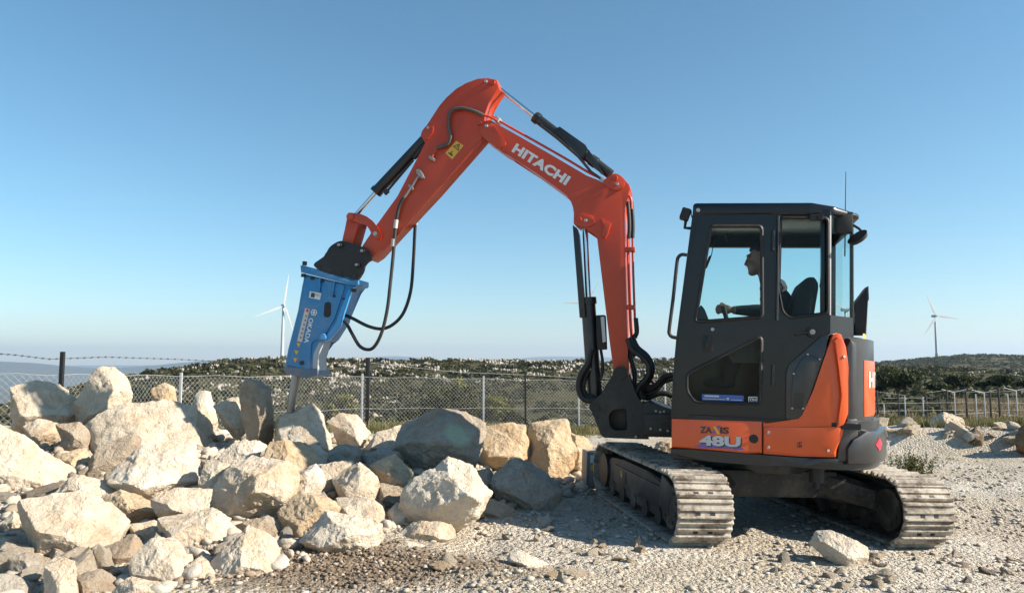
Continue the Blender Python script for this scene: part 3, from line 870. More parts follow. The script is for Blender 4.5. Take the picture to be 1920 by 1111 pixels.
# ---- swing bracket and front of the main frame
wn0, wf0 = WB - 0.17, WB + 0.17
sb_px = [(1149, 704), (1151, 694), (1158, 687), (1167, 687), (1175, 694), (1178, 705), (1191, 733), (1200, 752), (1212, 758), (1214, 812), (1216, 823), (1180, 822), (1133, 820), (1126, 814),
         (1113, 779), (1106, 764), (1108, 754), (1128, 737)]
sb = ring('swing_bracket', PL(sb_px, wn0), [PL(roundpoly([(1141, 778), (1150, 767), (1174, 765), (1176, 806), (1152, 807), (1143, 798)], 6), wn0)], wn0, wn0 + 0.06, bracket_m, exc)
prism('far_cheek', PL(sb_px, wf0 - 0.06), wf0 - 0.06, wf0, bracket_m, sb, 0.004)
prism('web_plate', PL([(1128, 742), (1180, 740), (1206, 760), (1206, 815), (1140, 816), (1118, 775)], WB), WB - 0.03, WB + 0.06, bracket_m, sb, 0.004)
cyl_obj('pin', p3(1162, 699, wn0 - 0.03), p3(1162, 699, wf0 + 0.03), pxr(12, 0), bracket_m, sb)
cyl_obj('pin', p3(1117, 764, wn0 - 0.015), p3(1117, 764, wf0), pxr(7, 0), bracket_m, sb)
cyl_obj('swing_post', p3(1193, 752, WB), p3(1193, 818, WB), pxr(20, 0), bracket_m, exc)
mf = prism('main_frame', PL([(1206, 756), (1216, 751), (1262, 770), (1330, 775), (1330, 822), (1206, 818)], WB - 0.2), WB - 0.2, WB + 0.24, bracket_m, exc, 0.01)
prism('frame_step', PL([(1209, 776), (1262, 776), (1262, 816), (1209, 812)], WB - 0.24), WB - 0.24, WB - 0.19, bracket_m, mf, 0.006)
for u, v in ((1230, 770), (1238, 772), (1245, 771)):
    pin(u, v, 2.2, mf, galv, WB - 0.2, 0.012)
for u, v in ((1220, 803), (1238, 805), (1252, 807), (1192, 818)):
    pin(u, v, 2.2, mf, steel, WB - 0.24, 0.012)
# hose bundle at the boom foot
for k, pts in enumerate(([(1178, 634), (1186, 655), (1204, 668), (1217, 685), (1215, 705), (1200, 722), (1190, 738)],
                         [(1184, 632), (1194, 652), (1212, 668), (1222, 690), (1214, 714), (1200, 730), (1205, 748)],
                         [(1192, 596), (1194, 622), (1188, 632), (1180, 640), (1182, 668), (1190, 700), (1188, 735)],
                         [(1262, 702), (1246, 706), (1232, 720), (1215, 730), (1200, 726)],
                         [(1262, 710), (1244, 716), (1230, 732), (1212, 738), (1195, 730)],
                         [(1262, 742), (1246, 737), (1230, 739), (1215, 745), (1200, 742)],
                         [(1178, 690), (1184, 712), (1196, 726), (1226, 722), (1218, 712), (1200, 716)])):
    w = WB - 0.12 + 0.035 * k
    tube_obj('hose', spline([p3(u, v, w) for u, v in pts], 6), (0.026, 0.03, 0.02, 0.024, 0.02, 0.024, 0.018)[k], rubber, exc, 10)
for k, pts in enumerate(([(1108, 655), (1103, 680), (1090, 702), (1085, 722), (1090, 742), (1102, 750), (1116, 748)],
                         [(1106, 665), (1104, 690), (1096, 710), (1093, 728), (1100, 742), (1114, 744)],
                         [(1126, 652), (1130, 680), (1128, 704), (1120, 718)])):
    tube_obj('hose', spline([p3(u, v, WB - 0.1 + 0.04 * k) for u, v in pts], 6), (0.027, 0.024, 0.013)[k], rubber, exc, 10)
tube_obj('work_lamp_arm', [p3(1192, 712, WB), p3(1189, 690, WB), p3(1185, 676, WB)], 0.016, black, exc)
bm = bmesh.new(); bm_box(bm, p3(1185, 668, WB), (0.05, 0.06, 0.06), Matrix.Rotation(0.5, 3, 'Y'), 0.006); finish(bm, 'work_lamp', black, exc)
# ---- house: skirts, engine cover, counterweight
def SZ(pts): return [sz(u, v) for u, v in pts]
def plan_poly(off, x_front, n=40):
    pts = [(x_front, SIDE + off)]
    s_end = S1 - S0
    for k in range(n + 1):
        q = warp(S0 + (s_end - S0) * k / n, off, 0)
        pts.append((q.x, q.y))
    pts.append((x_front, -SIDE - off))
    return pts
def vprism(bm, plan, z0, z1, bevel=0.0, taper=None):
    a = [bm.verts.new((x, y, z0)) for x, y in plan]; b = [bm.verts.new((x, y, z1)) for x, y in plan]
    n = len(plan); f0 = bm.faces.new(a[::-1]); f1 = bm.faces.new(b)
    for k in range(n): bm.faces.new((a[k], a[(k + 1) % n], b[(k + 1) % n], b[k]))
    if bevel: bmesh.ops.bevel(bm, geom=list(f1.edges) + list(f0.edges), offset=bevel, segments=3, profile=0.6, affect='EDGES', clamp_overlap=True)
zb = sz(1420, 866)[1]
zt = sz(1575, 628)[1]
bm = bmesh.new()
vprism(bm, plan_poly(0.035, pm(1264, 800, SIDE)[0]), zb - 0.02, sz(1420, 782)[1], 0.01)
deck = finish(bm, 'deck_frame', black, exc)
sk_ = panel('side_skirt', SZ([(1259, 784), (1429, 789), (1429, 850), (1400, 849), (1259, 839)]), -0.004, 0.05, orange, exc, 0.014)
rear_px = [(1430.5, 789), (1499, 789), (1508, 780), (1524, 733), (1551, 655), (1562, 626), (1570, 623.5), (1578, 626), (1585, 645), (1589, 680), (1590, 776), (1582, 796), (1575, 813), (1569, 840), (1568, 857), (1500, 855), (1430.5, 851)]
rp = panel('rear_side_cover', SZ(rear_px), -0.004, 0.06, orange, exc, 0.016)
# pressed relief of the rear cover: raised rib along the rear edge and ledge below
panel('pressed_rib', SZ([(1560, 640), (1568, 632), (1577, 634), (1583, 650), (1587, 690), (1587, 774), (1579, 795), (1566, 802), (1570, 780), (1575, 740), (1573, 690)]), -0.028, 0.01, orange, rp, 0.012)
panel('pressed_ledge', SZ([(1432, 800), (1500, 801), (1566, 803), (1578, 798), (1570, 818), (1565, 852), (1500, 850), (1432, 846)]), -0.016, 0.01, orange, rp, 0.012)
# black sill under the skirts
panel('sill', SZ([(1257, 840), (1300, 842), (1430, 852), (1500, 857), (1571, 859), (1571, 869), (1510, 873), (1430, 872), (1330, 864), (1276, 856), (1257, 849)]), -0.016, 0.08, black, exc, 0.012)
def on_side(u, v, off=-0.012): 
    s, z = sz(u, v); return warp(s, off, z)
def side_bolt(u, v, rpx, parent, mat=galv, off=-0.02, l=0.014):
    s, z = sz(u, v); a = warp(s, off + 0.02, z); b = warp(s, off - l + 0.01, z)
    return cyl_obj('bolt', a, b, rpx / F * 5.1, mat, parent, rpx / F * 4.0, 12)
for u, v, m in ((1440, 810, galv), (1440, 838, galv), (1579, 668, chrome), (1551, 843, chrome)):
    side_bolt(u, v, 3.2, rp, m, -0.03)
cyl_obj('round_cap', on_side(1413, 822, 0.03), on_side(1413, 822, -0.007), 8.2 / F * 5.1, matte_black, sk_)
lf = sidefn(-0.0065)
lettering('lettering', '48U', sz(1311.5, 834), sz(1388.5, 838), 19.5 / F * 5.12, sidefn(-0.0085), grey_p, sk_, 0.045, 0.0)
sh = lettering('lettering_shadow', '48U', sz(1314, 836), sz(1391, 840), 19.5 / F * 5.12, sidefn(-0.0065), dark_p, sk_, 0.045, 0.0)
decal('lettering_wedge', SZ([(1303, 837), (1318, 828), (1380, 832), (1396, 843)]), sidefn(-0.005), purple_p, sk_)
lettering('lettering', 'ZA', sz(1312.5, 811), sz(1335, 811.5), 12.5 / F * 5.12, lf, dark_p, sk_, 0.05)
lettering('lettering', 'IS', sz(1350, 812.2), sz(1367, 812.8), 12.5 / F * 5.12, lf, dark_p, sk_, 0.05)
decal('lettering_stroke', SZ([(1347, 797), (1352, 797), (1340, 811.5), (1334, 811.5)]), lf, purple_p, sk_)
decal('lettering_stroke', SZ([(1337, 799), (1342, 799), (1350, 813), (1345, 813)]), sidefn(-0.008), yellow_p, sk_)
for q in ([(1494, 829), (1503, 827), (1503, 828.5), (1494, 830.5)], [(1497, 832), (1503, 832), (1503, 833.3), (1497, 833.3)], [(1494, 836), (1503, 835), (1503, 836.5), (1494, 837.5)], [(1497.5, 827), (1499, 827), (1499, 838), (1497.5, 838)], [(1494, 831), (1495.4, 831), (1495.4, 838), (1494, 838)], [(1501.5, 833), (1503, 833), (1503, 838), (1501.5, 838)]):
    decal('lettering_stroke', SZ(q), sidefn(-0.019), dark_p, rp)
# engine cover block behind the cab
bm = bmesh.new()
pl_ = [p for p in plan_poly(0.07, 0.30) if p[0] > 0.28]
vprism(bm, pl_, sz(1420, 800)[1], zt - 0.01, 0.03)
finish(bm, 'engine_cover', cw_grey, exc)
# counterweight: bumper and upper shell swept round the tail
def z_at(u, v): return sz(u, v)[1]
zc0, zc1 = z_at(1610, 871), z_at(1608, 806)
sA, sB = sz(1588, 830)[0], sz(1587, 700, 0.03)[0]
CWO = 0.085
cw = panel('counterweight', [(sB, zc0 + 0.04), (S1 - sB, zc0 + 0.04), (S1 - sB, zt), (sB + 0.02, zt), (sB, z_at(1587, 650))], CWO, 0.22, cw_grey, exc, 0.04)
panel('corner_shell', [(sB - 0.02, zc0 + 0.05), (sB + 0.09, zc0 + 0.05), (sB + 0.09, zt - 0.05), (sB + 0.03, zt - 0.015), (sB - 0.0, z_at(1586, 650))], 0.02, 0.2, cw_grey, cw, 0.035)
panel('corner_foot', [(sz(1571, 850)[0], zc0 + 0.02), (sA + 0.1, zc0 + 0.02), (sA + 0.1, z_at(1590, 785)), (sz(1592, 790)[0], z_at(1592, 785)), (sz(1577, 815)[0], z_at(1577, 815))], 0.012, 0.15, cw_grey, cw, 0.015)
panel('bumper', [(sA, zc0), (S1 - sA, zc0), (S1 - sA, zc1), (sA + 0.16, zc1), (sA + 0.04, zc1 - 0.06), (sA, zc1 - 0.12)], -0.012, 0.12, cw_grey, cw, 0.035)
so, zo0 = sz(1621, 782, CWO - 0.02); zo1 = sz(1621, 674, CWO - 0.02)[1]
hp = panel('rear_panel', [(so, zo0), (S1 - so, zo0), (S1 - so, zo1), (so, zo1)], CWO - 0.022, CWO + 0.03, orange, cw, 0.02)
s_h = sz(1628, 727, CWO - 0.025); s_h = (s_h[0] + 0.03, s_h[1])
lettering('lettering', 'HITACHI', s_h, (s_h[0] + 0.95, s_h[1]), 0.115, sidefn(CWO - 0.0245), white_p, hp, 0.03, 0, 1.05)
rs = sz(1645, 832)
panel('reflector', [(rs[0] - 0.06, rs[1]), (rs[0], rs[1] - 0.045), (rs[0] + 0.06, rs[1]), (rs[0], rs[1] + 0.045)], -0.0155, 0.0, red_p, cw, 0.0, 0.03)
ys = sz(1620, 632, CWO)
decal('sticker', [(ys[0] - 0.03, ys[1] - 0.02), (ys[0] + 0.03, ys[1] - 0.02), (ys[0] + 0.03, ys[1] + 0.025), (ys[0] - 0.03, ys[1] + 0.025)], sidefn(CWO - 0.0025), yellow_p, cw)
# exhaust stack
ex_ = prism('exhaust_guard', PL([(1599, 571), (1622, 541), (1626, 537), (1627, 562), (1622, 570), (1622, 628), (1599, 628), (1600, 600)], -0.5), -0.55, -0.42, matte_black, exc, 0.008)
for v in (588, 592, 596, 600, 604):
    pin(1602, v, 0.8, ex_, steel, -0.55, 0.004)
bm = bmesh.new(); bm_tube(bm, [p3(1584, 586, -0.45), p3(1590, 582, -0.45), p3(1600, 572, -0.45)], 0.006, 6); finish(bm, 'stay_rod', galv, ex_)
# side service cover with grille (dark grey)
sc_px = [(1556, 624), (1538, 630), (1478, 684), (1474, 700), (1473, 786), (1499, 787), (1507, 778), (1522, 732), (1549, 654)]
sc = panel('service_cover', SZ(sc_px), 0.0, 0.05, cw_grey, exc, 0.01)
si = panel('inspection_panel', SZ([(1514, 664), (1534, 672), (1536, 680), (1524, 722), (1509, 766), (1486, 768), (1484, 740), (1487, 700), (1500, 676)]), -0.014, 0.01, cw_grey, sc, 0.006)
for k in range(7):
    v = 737 + k * 4.2
    panel('grille_slot', SZ([(1487.5, v), (1508.5 - k * 0.6, v), (1508 - k * 0.6, v + 1.8), (1487.5, v + 1.8)]), -0.0165, 0.0, matte_black, si, 0.0)
for u, v in ((1514, 664), (1536, 673), (1488, 700), (1485, 765), (1505, 765)):
    side_bolt(u, v, 2.0, sc, galv, -0.018)

# ---- cab
WN, WF = -0.905, 0.03
shell_out = [(1299, 396), (1304, 388), (1320, 386), (1472, 384), (1517, 388), (1557, 394), (1557, 628), (1540, 632), (1480, 688), (1475, 702), (1474, 788), (1258, 783), (1262, 700), (1268, 632), (1288, 480)]
door_hole = [(1311, 412), (1322, 406), (1447, 403), (1446, 776), (1270, 772), (1277, 650), (1297, 490)]
qw = roundpoly([(1464, 408), (1553, 409), (1553, 586), (1482, 596), (1468, 584), (1460, 541)], 8)
shell = ring('cab_shell', PL(shell_out, WN), [PL(door_hole, WN), PL(qw, WN)], WN, WN + 0.06, cab_black, exc)
cab_top_z = pm(1400, 384, WN)[1]
def LX(u, v, w=WN): return pm(u, v, w)
xf_t, z_t = LX(1299, 396); xf_b, z_b = LX(1258, 783); xf_m, z_m = LX(1288, 480)
xr = LX(1556, 500)[0]
XR = 0.60
# far side wall with its window, front pillar, header and rear corner
def farprism(name, pts, w0, w1, mat=cab_black, parent=shell, bev=0.004):
    return prism(name, pts, w0, w1, mat, parent, bev)
far_out = [(xf_t, z_t), (xf_t + 0.04, z_t + 0.03), (XR, z_t + 0.0), (XR, z_b), (xf_b, z_b), (xf_m, z_m)]
z_sill = LX(1360, 606)[1]
far_win = [(xf_t + 0.05, z_t - 0.115), (XR - 0.07, z_t - 0.115), (XR - 0.07, z_sill - 0.02), (xf_m - 0.03, z_sill - 0.02), (xf_m + 0.04, z_m)]
ring('far_wall', far_out, [far_win], WF - 0.05, WF, cab_black, shell)
decal('far_pane', far_win, flatfn(WF - 0.025), glass2, shell)
bm = bmesh.new()   # front: lower bulkhead and header
def quad(bm, a, b, c, d): bm.faces.new([bm.verts.new(Vector(q)) for q in (a, b, c, d)])
def slab(name, quad_pts, th, mat, parent, bev=0.004):
    bm = bmesh.new()
    P = [Vector(q) for q in quad_pts]
    n = (P[1] - P[0]).cross(P[2] - P[0]).normalized() * th
    a = [bm.verts.new(p) for p in P]; b = [bm.verts.new(p + n) for p in P]
    bm.faces.new(a[::-1]); bm.faces.new(b)
    k = len(P)
    for q in range(k): bm.faces.new((a[q], a[(q + 1) % k], b[(q + 1) % k], b[q]))
    if bev: bmesh.ops.bevel(bm, geom=bm.edges[:], offset=bev, segments=2, affect='EDGES', clamp_overlap=True)
    return finish(bm, name, mat, parent)
def fx(z): return float(np.interp(z, [z_b, z_m, z_t], [xf_b, xf_m, xf_t]))
zw = LX(1270, 640)[1]
slab('front_panel', [(fx(z_b) + 0.005, WN + 0.06, z_b), (fx(z_b) + 0.005, WF - 0.05, z_b), (fx(zw) + 0.005, WF - 0.05, zw), (fx(zw) + 0.005, WN + 0.06, zw)], 0.04, cab_black, shell)
decal_pts = [(fx(zw) + 0.02, WN + 0.06, zw), (fx(zw) + 0.02, WF - 0.05, zw), (fx(z_m) + 0.02, WF - 0.05, z_m), (fx(z_t - 0.05) + 0.02, WF - 0.05, z_t - 0.05), (fx(z_t - 0.05) + 0.02, WN + 0.06, z_t - 0.05), (fx(z_m) + 0.02, WN + 0.06, z_m)]
bm = bmesh.new(); vv = [bm.verts.new(q) for q in decal_pts]; bm.faces.new((vv[0], vv[1], vv[2], vv[5])); bm.faces.new((vv[5], vv[2], vv[3], vv[4])); finish(bm, 'windscreen', glass2, shell, smooth_sh=False)
# rear corner: pillar-less curved glass, rear wall
zk = LX(1553, 626)[1]
zq0, zq1 = LX(1553, 590)[1], LX(1553, 404)[1]
slab('rear_corner_panel', [(xr, WN, z_b + 0.1), (XR, -0.70, z_b + 0.1), (XR, -0.70, zq0), (xr, WN, zq0)], -0.03, cab_black, shell)
slab('rear_corner_header', [(xr, WN, zq1), (XR, -0.70, zq1 - 0.01), (XR, -0.70, z_t), (xr, WN, z_t)], -0.03, cab_black, shell)
decal_ = bmesh.new(); quad(decal_, (xr, WN + 0.01, zq0), (XR - 0.005, -0.695, zq0), (XR - 0.005, -0.695, zq1 - 0.01), (xr, WN + 0.01, zq1)); finish(decal_, 'corner_pane', glass, shell, smooth_sh=False)
slab('rear_panel', [(XR, -0.70, z_b), (XR, WF, z_b), (XR, WF, zq0), (XR, -0.70, zq0)], -0.03, cab_black, shell)
slab('rear_header', [(XR, -0.70, z_t - 0.1), (XR, WF, z_t - 0.1), (XR, WF, z_t), (XR, -0.70, z_t)], -0.03, cab_black, shell)
bm = bmesh.new(); quad(bm, (XR - 0.01, -0.69, zq0), (XR - 0.01, WF - 0.05, zq0), (XR - 0.01, WF - 0.05, z_t - 0.1), (XR - 0.01, -0.69, z_t - 0.1)); finish(bm, 'rear_pane', glass2, shell, smooth_sh=False)
cyl_obj('corner_pillar', (XR - 0.012, -0.692, zq0), (XR - 0.012, -0.692, z_t - 0.02), 0.014, cab_black, shell, seg=8)
cyl_obj('pane_edge', (xr, WN + 0.008, zq0), (xr, WN + 0.008, zq1), 0.009, grey_p, shell, seg=8)
decal('quarter_pane', PL(qw, WN), flatfn(WN + 0.03), glass, shell)
# inner frame of the quarter opening (seen through the glass)
farprism('inner_post', [(LX(1542, 500)[0], zq0), (LX(1554, 500)[0], zq0), (LX(1554, 500)[0], zq1), (LX(1542, 500)[0], zq1)], WN + 0.05, WN + 0.1)
# roof
rz = cab_top_z
roof_plan = [(xf_t - 0.0, WN - 0.005), (xr - 0.12, WN - 0.008), (xr + 0.03, WN + 0.01), (XR + 0.035, -0.72), (XR + 0.035, WF), (xf_t - 0.0, WF)]
bm = bmesh.new(); vprism(bm, roof_plan, z_t - 0.035, rz + 0.02)
bmesh.ops.bevel(bm, geom=bm.edges[:], offset=0.028, segments=3, profile=0.6, affect='EDGES', clamp_overlap=True)
for v in bm.verts:
    v.co.z -= 0.05 * max(0, (v.co.x - 0.18)) / 0.45 if v.co.z > z_t else 0.0
finish(bm, 'roof', cab_black, shell, ang=40)
eye = p3(1309, 394, WN - 0.004)
cyl_obj('lifting_hole', eye, eye + Vector((0, -0.006, 0)), 0.014, galv, shell, seg=14)
bm = bmesh.new(); bm_box(bm, (0.05, -0.475, z_b + 0.01), (1.1, 0.9, 0.04)); finish(bm, 'cab_floor', matte_black, shell)
# door
door_out = [(1309, 410), (1321, 404), (1449, 401), (1449, 779), (1263, 775), (1270, 650), (1291, 490)]
dh1 = roundpoly([(1333, 424), (1428, 424), (1429, 594), (1310, 603), (1304, 600)], 7)
dh2 = roundpoly([(1289, 700), (1424, 632), (1428, 636), (1425, 757), (1304, 753), (1289, 733)], 8)
door = ring('door', PL(roundpoly(door_out, 9), WN - 0.02), [PL(dh1, WN - 0.02), PL(dh2, WN - 0.02)], WN - 0.022, WN + 0.02, cab_black, exc)
def gasket(name, loop, w, r, mat, parent):
    pts = [p3(u, v, w) for u, v in loop]; pts.append(pts[0])
    return tube_obj(name, pts, r, mat, parent, 6)
gasket('window_seal', dh1, WN - 0.022, 0.014, matte_black, door)
gasket('window_seal', dh2, WN - 0.022, 0.014, matte_black, door)
decal('window_pane', PL(dh1, WN - 0.01), flatfn(WN - 0.008), glass, door)
decal('window_pane', PL(dh2, WN - 0.01), flatfn(WN - 0.008), glass, door)
gasket('window_seal', qw, WN, 0.012, matte_black, shell)
prism('door_handle_recess', PL(roundpoly([(1317, 627), (1337, 627), (1337, 660), (1317, 661)], 6), WN - 0.022), WN - 0.028, WN - 0.02, matte_black, door, 0.003)
prism('door_handle', PL(roundpoly([(1322, 632), (1331, 632), (1331, 656), (1322, 656)], 4), WN - 0.028), WN - 0.045, WN - 0.026, cab_black, door, 0.004)
pin(1336, 617, 3.2, door, galv, WN - 0.022, 0.01)
st1 = decal('sticker', PL([(1316, 738), (1394, 741), (1394, 753), (1316, 750)], WN), flatfn(WN - 0.0095), blue_p, door)
for q in ([(1321, 740), (1348, 741), (1348, 744), (1321, 743)], [(1318, 746), (1360, 747.5), (1360, 749), (1318, 747.5)], [(1362, 745), (1367, 745), (1367, 749.5), (1362, 749.5)], [(1370, 748), (1391, 749), (1391, 750.5), (1370, 749.5)]):
    decal('sticker_print', PL(q, WN), flatfn(WN - 0.0105), grey_p, st1)
st2 = decal('sticker', PL([(1403, 743), (1420, 743), (1420, 757), (1403, 756)], WN), flatfn(WN - 0.0095), white_p, door)
decal('sticker_print', PL([(1404.5, 744.5), (1418.5, 744.5), (1418.5, 753), (1404.5, 752.5)], WN), flatfn(WN - 0.0105), dark_p, st2)
lettering('lettering', 'OH', pm(1406, 751.5, WN), pm(1417.5, 752, WN), 6 / F * 5.1, flatfn(WN - 0.0115), white_p, st2, 0.02)
# hinges, rails, handrail, latch
for v0, v1 in ((432, 470), (683, 722)):
    cyl_obj('hinge', p3(1450, v0, WN - 0.03), p3(1449, v1, WN - 0.03), 0.012, cab_black, door, seg=10)
cyl_obj('drip_rail', p3(1459.5, 405, WN - 0.01), p3(1457, 600, WN - 0.01), 0.009, cw_grey, shell, seg=8)
tube_obj('handrail', spline([p3(u, v, WN - 0.03) for u, v in ((1288, 478), (1279, 477), (1272, 482), (1269, 495), (1262, 560), (1255, 615), (1255, 625), (1260, 631), (1270, 633))], 5), 0.0125, matte_black, shell)
la = p3(1523, 622, WN - 0.01)
cyl_obj('door_latch', la + Vector((0, 0.01, 0)), la + Vector((0, -0.025, 0)), 0.037, matte_black, shell)
cyl_obj('latch_lever', la + Vector((-0.02, -0.02, 0)), p3(1492, 627, WN - 0.03), 0.008, matte_black, shell, seg=8)
pin(1523, 622, 5, shell, steel, WN - 0.034, 0.006)
# work light, rear lamp, mirror, aerial
wl0 = p3(1285, 402, WN + 0.05)
bm = bmesh.new(); bm_box(bm, wl0, (0.065, 0.09, 0.085), Matrix.Rotation(math.radians(18), 3, 'Y'), 0.012); wlo = finish(bm, 'work_light', matte_black, exc)
tube_obj('light_bracket', [p3(1286, 412, WN + 0.05), p3(1284, 427, WN + 0.05), p3(1297, 428, WN + 0.05)], 0.013, matte_black, wlo, 6)
tube_obj('cable', spline([p3(1290, 400, WN + 0.05), p3(1296, 395, WN + 0.05), p3(1296, 402, WN + 0.05), p3(1298, 409, WN + 0.05)], 4), 0.004, matte_black, wlo, 6)
rl = p3(1530, 408, WN - 0.02)
bm = bmesh.new(); bm_box(bm, rl, (0.085, 0.05, 0.04), bevel=0.008); bm_cyl(bm, rl + Vector((0.02, -0.045, 0)), rl + Vector((0.02, 0, 0)), 0.017); finish(bm, 'rear_lamp', matte_black, exc)
mbx = bmesh.new(); bm_box(mbx, p3(1580, 420, -0.8), (0.12, 0.06, 0.13), bevel=0.008); mb = finish(mbx, 'mirror_bracket', matte_black, exc)
bm = bmesh.new(); bm_box(bm, p3(1591, 418, -0.78), (0.05, 0.05, 0.15), bevel=0.006); finish(bm, 'bracket_plate', cw_grey, mb)
tube_obj('mirror_arm', [p3(1597, 420, -0.78), p3(1610, 428, -0.8), p3(1617, 435, -0.82)], 0.009, matte_black, mb, 8)
mc = p3(1609, 446, -0.85); bm = bmesh.new()
nrm = Vector((0.55, 0.35, -0.62)).normalized()
bm_cyl(bm, mc - nrm * 0.012, mc + nrm * 0.012, 0.072, 0.062, 24); mir = finish(bm, 'mirror', matte_black, exc, ang=40)
bm = bmesh.new(); q0 = p3(1584.5, 470, -0.69); bm_tube(bm, [p3(1584, 480, -0.69), p3(1585, 400, -0.69), p3(1586, 322, -0.69)], [0.005, 0.004, 0.0025], 6); finish(bm, 'aerial', matte_black, exc)
# ---- inside the cab
WS = -0.47
seat = prism('seat', PL(roundpoly([(1488, 566), (1496, 545), (1506, 524), (1520, 518), (1531, 523), (1534, 538), (1527, 580), (1518, 640), (1490, 650), (1484, 610)], 7), WS - 0.2), WS - 0.22, WS + 0.22, seat_m, exc, 0.05)
prism('seat_cushion', PL(roundpoly([(1400, 640), (1490, 640), (1500, 665), (1410, 668)], 8), WS - 0.2), WS - 0.24, WS + 0.24, seat_m, seat, 0.03)
cyl_obj('headrest_knob', p3(1537, 535, WS - 0.1), p3(1552, 536, WS - 0.1), 0.016, matte_black, seat, seg=8)
cons = prism('control_console', PL(roundpoly([(1356, 608), (1420, 600), (1440, 612), (1440, 680), (1370, 680)], 6), WS - 0.3), WS - 0.32, WS - 0.24, matte_black, exc, 0.012)
prism('control_console', PL(roundpoly([(1356, 608), (1420, 600), (1440, 612), (1440, 680), (1370, 680)], 6), WS + 0.3), WS + 0.24, WS + 0.32, matte_black, exc, 0.012)
for w in (WS - 0.28, WS + 0.28):
    cyl_obj('joystick', p3(1366, 612, w), p3(1356, 574, w), 0.014, matte_black, cons, 0.02, 10)
prism('dashboard', PL(roundpoly([(1308, 584), (1314, 566), (1322, 575), (1334, 606), (1330, 640), (1300, 640)], 4), WS), WF - 0.3, WF - 0.06, cw_grey, exc, 0.008)
tube_obj('wiper', [p3(1341, 443, WF - 0.1), p3(1334, 478, WF - 0.1), p3(1331, 482, WF - 0.1), p3(1324, 500, WF - 0.1), p3(1316, 508, WF - 0.1)], [0.004, 0.004, 0.012, 0.012, 0.01], matte_black, exc, 6)
tube_obj('mirror_stub', [p3(1361, 438, WS), p3(1363, 446, WS), p3(1364, 452, WS)], [0.018, 0.01, 0.008], matte_black, exc, 8)
# ---- undercarriage
UR0 = Matrix.Rotation(math.radians(21.9), 4, 'Z')
UR = UR0 @ Matrix.Translation((0, 0.115, 0))
TR, TL = 0.215, 1.70            # chain radius, axle distance
PITCHN = 38
def loop_pt(s):
    L = 2 * TL + 2 * math.pi * TR
    s = s % L
    if s < TL: return (-TL / 2 + s, 2 * TR), 0.0                       # top run, direction +y
    s -= TL
    if s < math.pi * TR:
        a = s / TR; return (TL / 2 + TR * math.sin(a), TR + TR * math.cos(a)), -a
    s -= math.pi * TR
    if s < TL: return (TL / 2 - s, 0.0), -math.pi
    s -= TL
    a = s / TR; return (-TL / 2 - TR * math.sin(a), TR - TR * math.cos(a)), -math.pi - a
LOOP = 2 * TL + 2 * math.pi * TR
ZC = 0.035
# one shoe: plate with three grouser ridges, in local (x across, y along, z outward)
def shoe_mesh():
    pit = LOOP / PITCHN
    h = pit / 2
    prof = [(-h * 0.98, -0.004), (-h * 0.98, 0.02), (-h * 0.86, 0.034), (-h * 0.74, 0.034), (-h * 0.62, 0.012), (-0.012, 0.010), (-0.006, 0.026), (0.008, 0.026), (0.014, 0.010), (h * 0.62, 0.010), (h * 0.7, 0.024), (h * 0.84, 0.024), (h * 1.04, 0.004), (h * 1.04, -0.004)]
    bm = bmesh.new()
    xs = [-0.19, -0.18, 0.18, 0.19]
    rows = []
    for k, x in enumerate(xs):
        rows.append([bm.verts.new((x, y * (0.97 if k in (0, 3) else 1), z * (0.8 if k in (0, 3) else 1))) for y, z in prof])
    n = len(prof)
    for a, b in zip(rows, rows[1:]):
        for k in range(n):
            bm.faces.new((a[k], a[(k + 1) % n], b[(k + 1) % n], b[k]))
    bm.faces.new(rows[0]); bm.faces.new(rows[-1][::-1])
    for x in (-0.055, 0.045):     # openings between the links
        bm_box(bm, (x, -0.028, 0.0105), (0.034, 0.022, 0.004))
    bmesh.ops.recalc_face_normals(bm, faces=bm.faces[:])
    me = bpy.data.meshes.new('track_shoe'); bm.to_mesh(me); bm.free()
    me.materials.append(shoe_m); me.materials.append(matte_black)
    for p in me.polygons:
        if p.index >= len(me.polygons) - 12: p.material_index = 1
    return me
shoe_me = shoe_mesh()
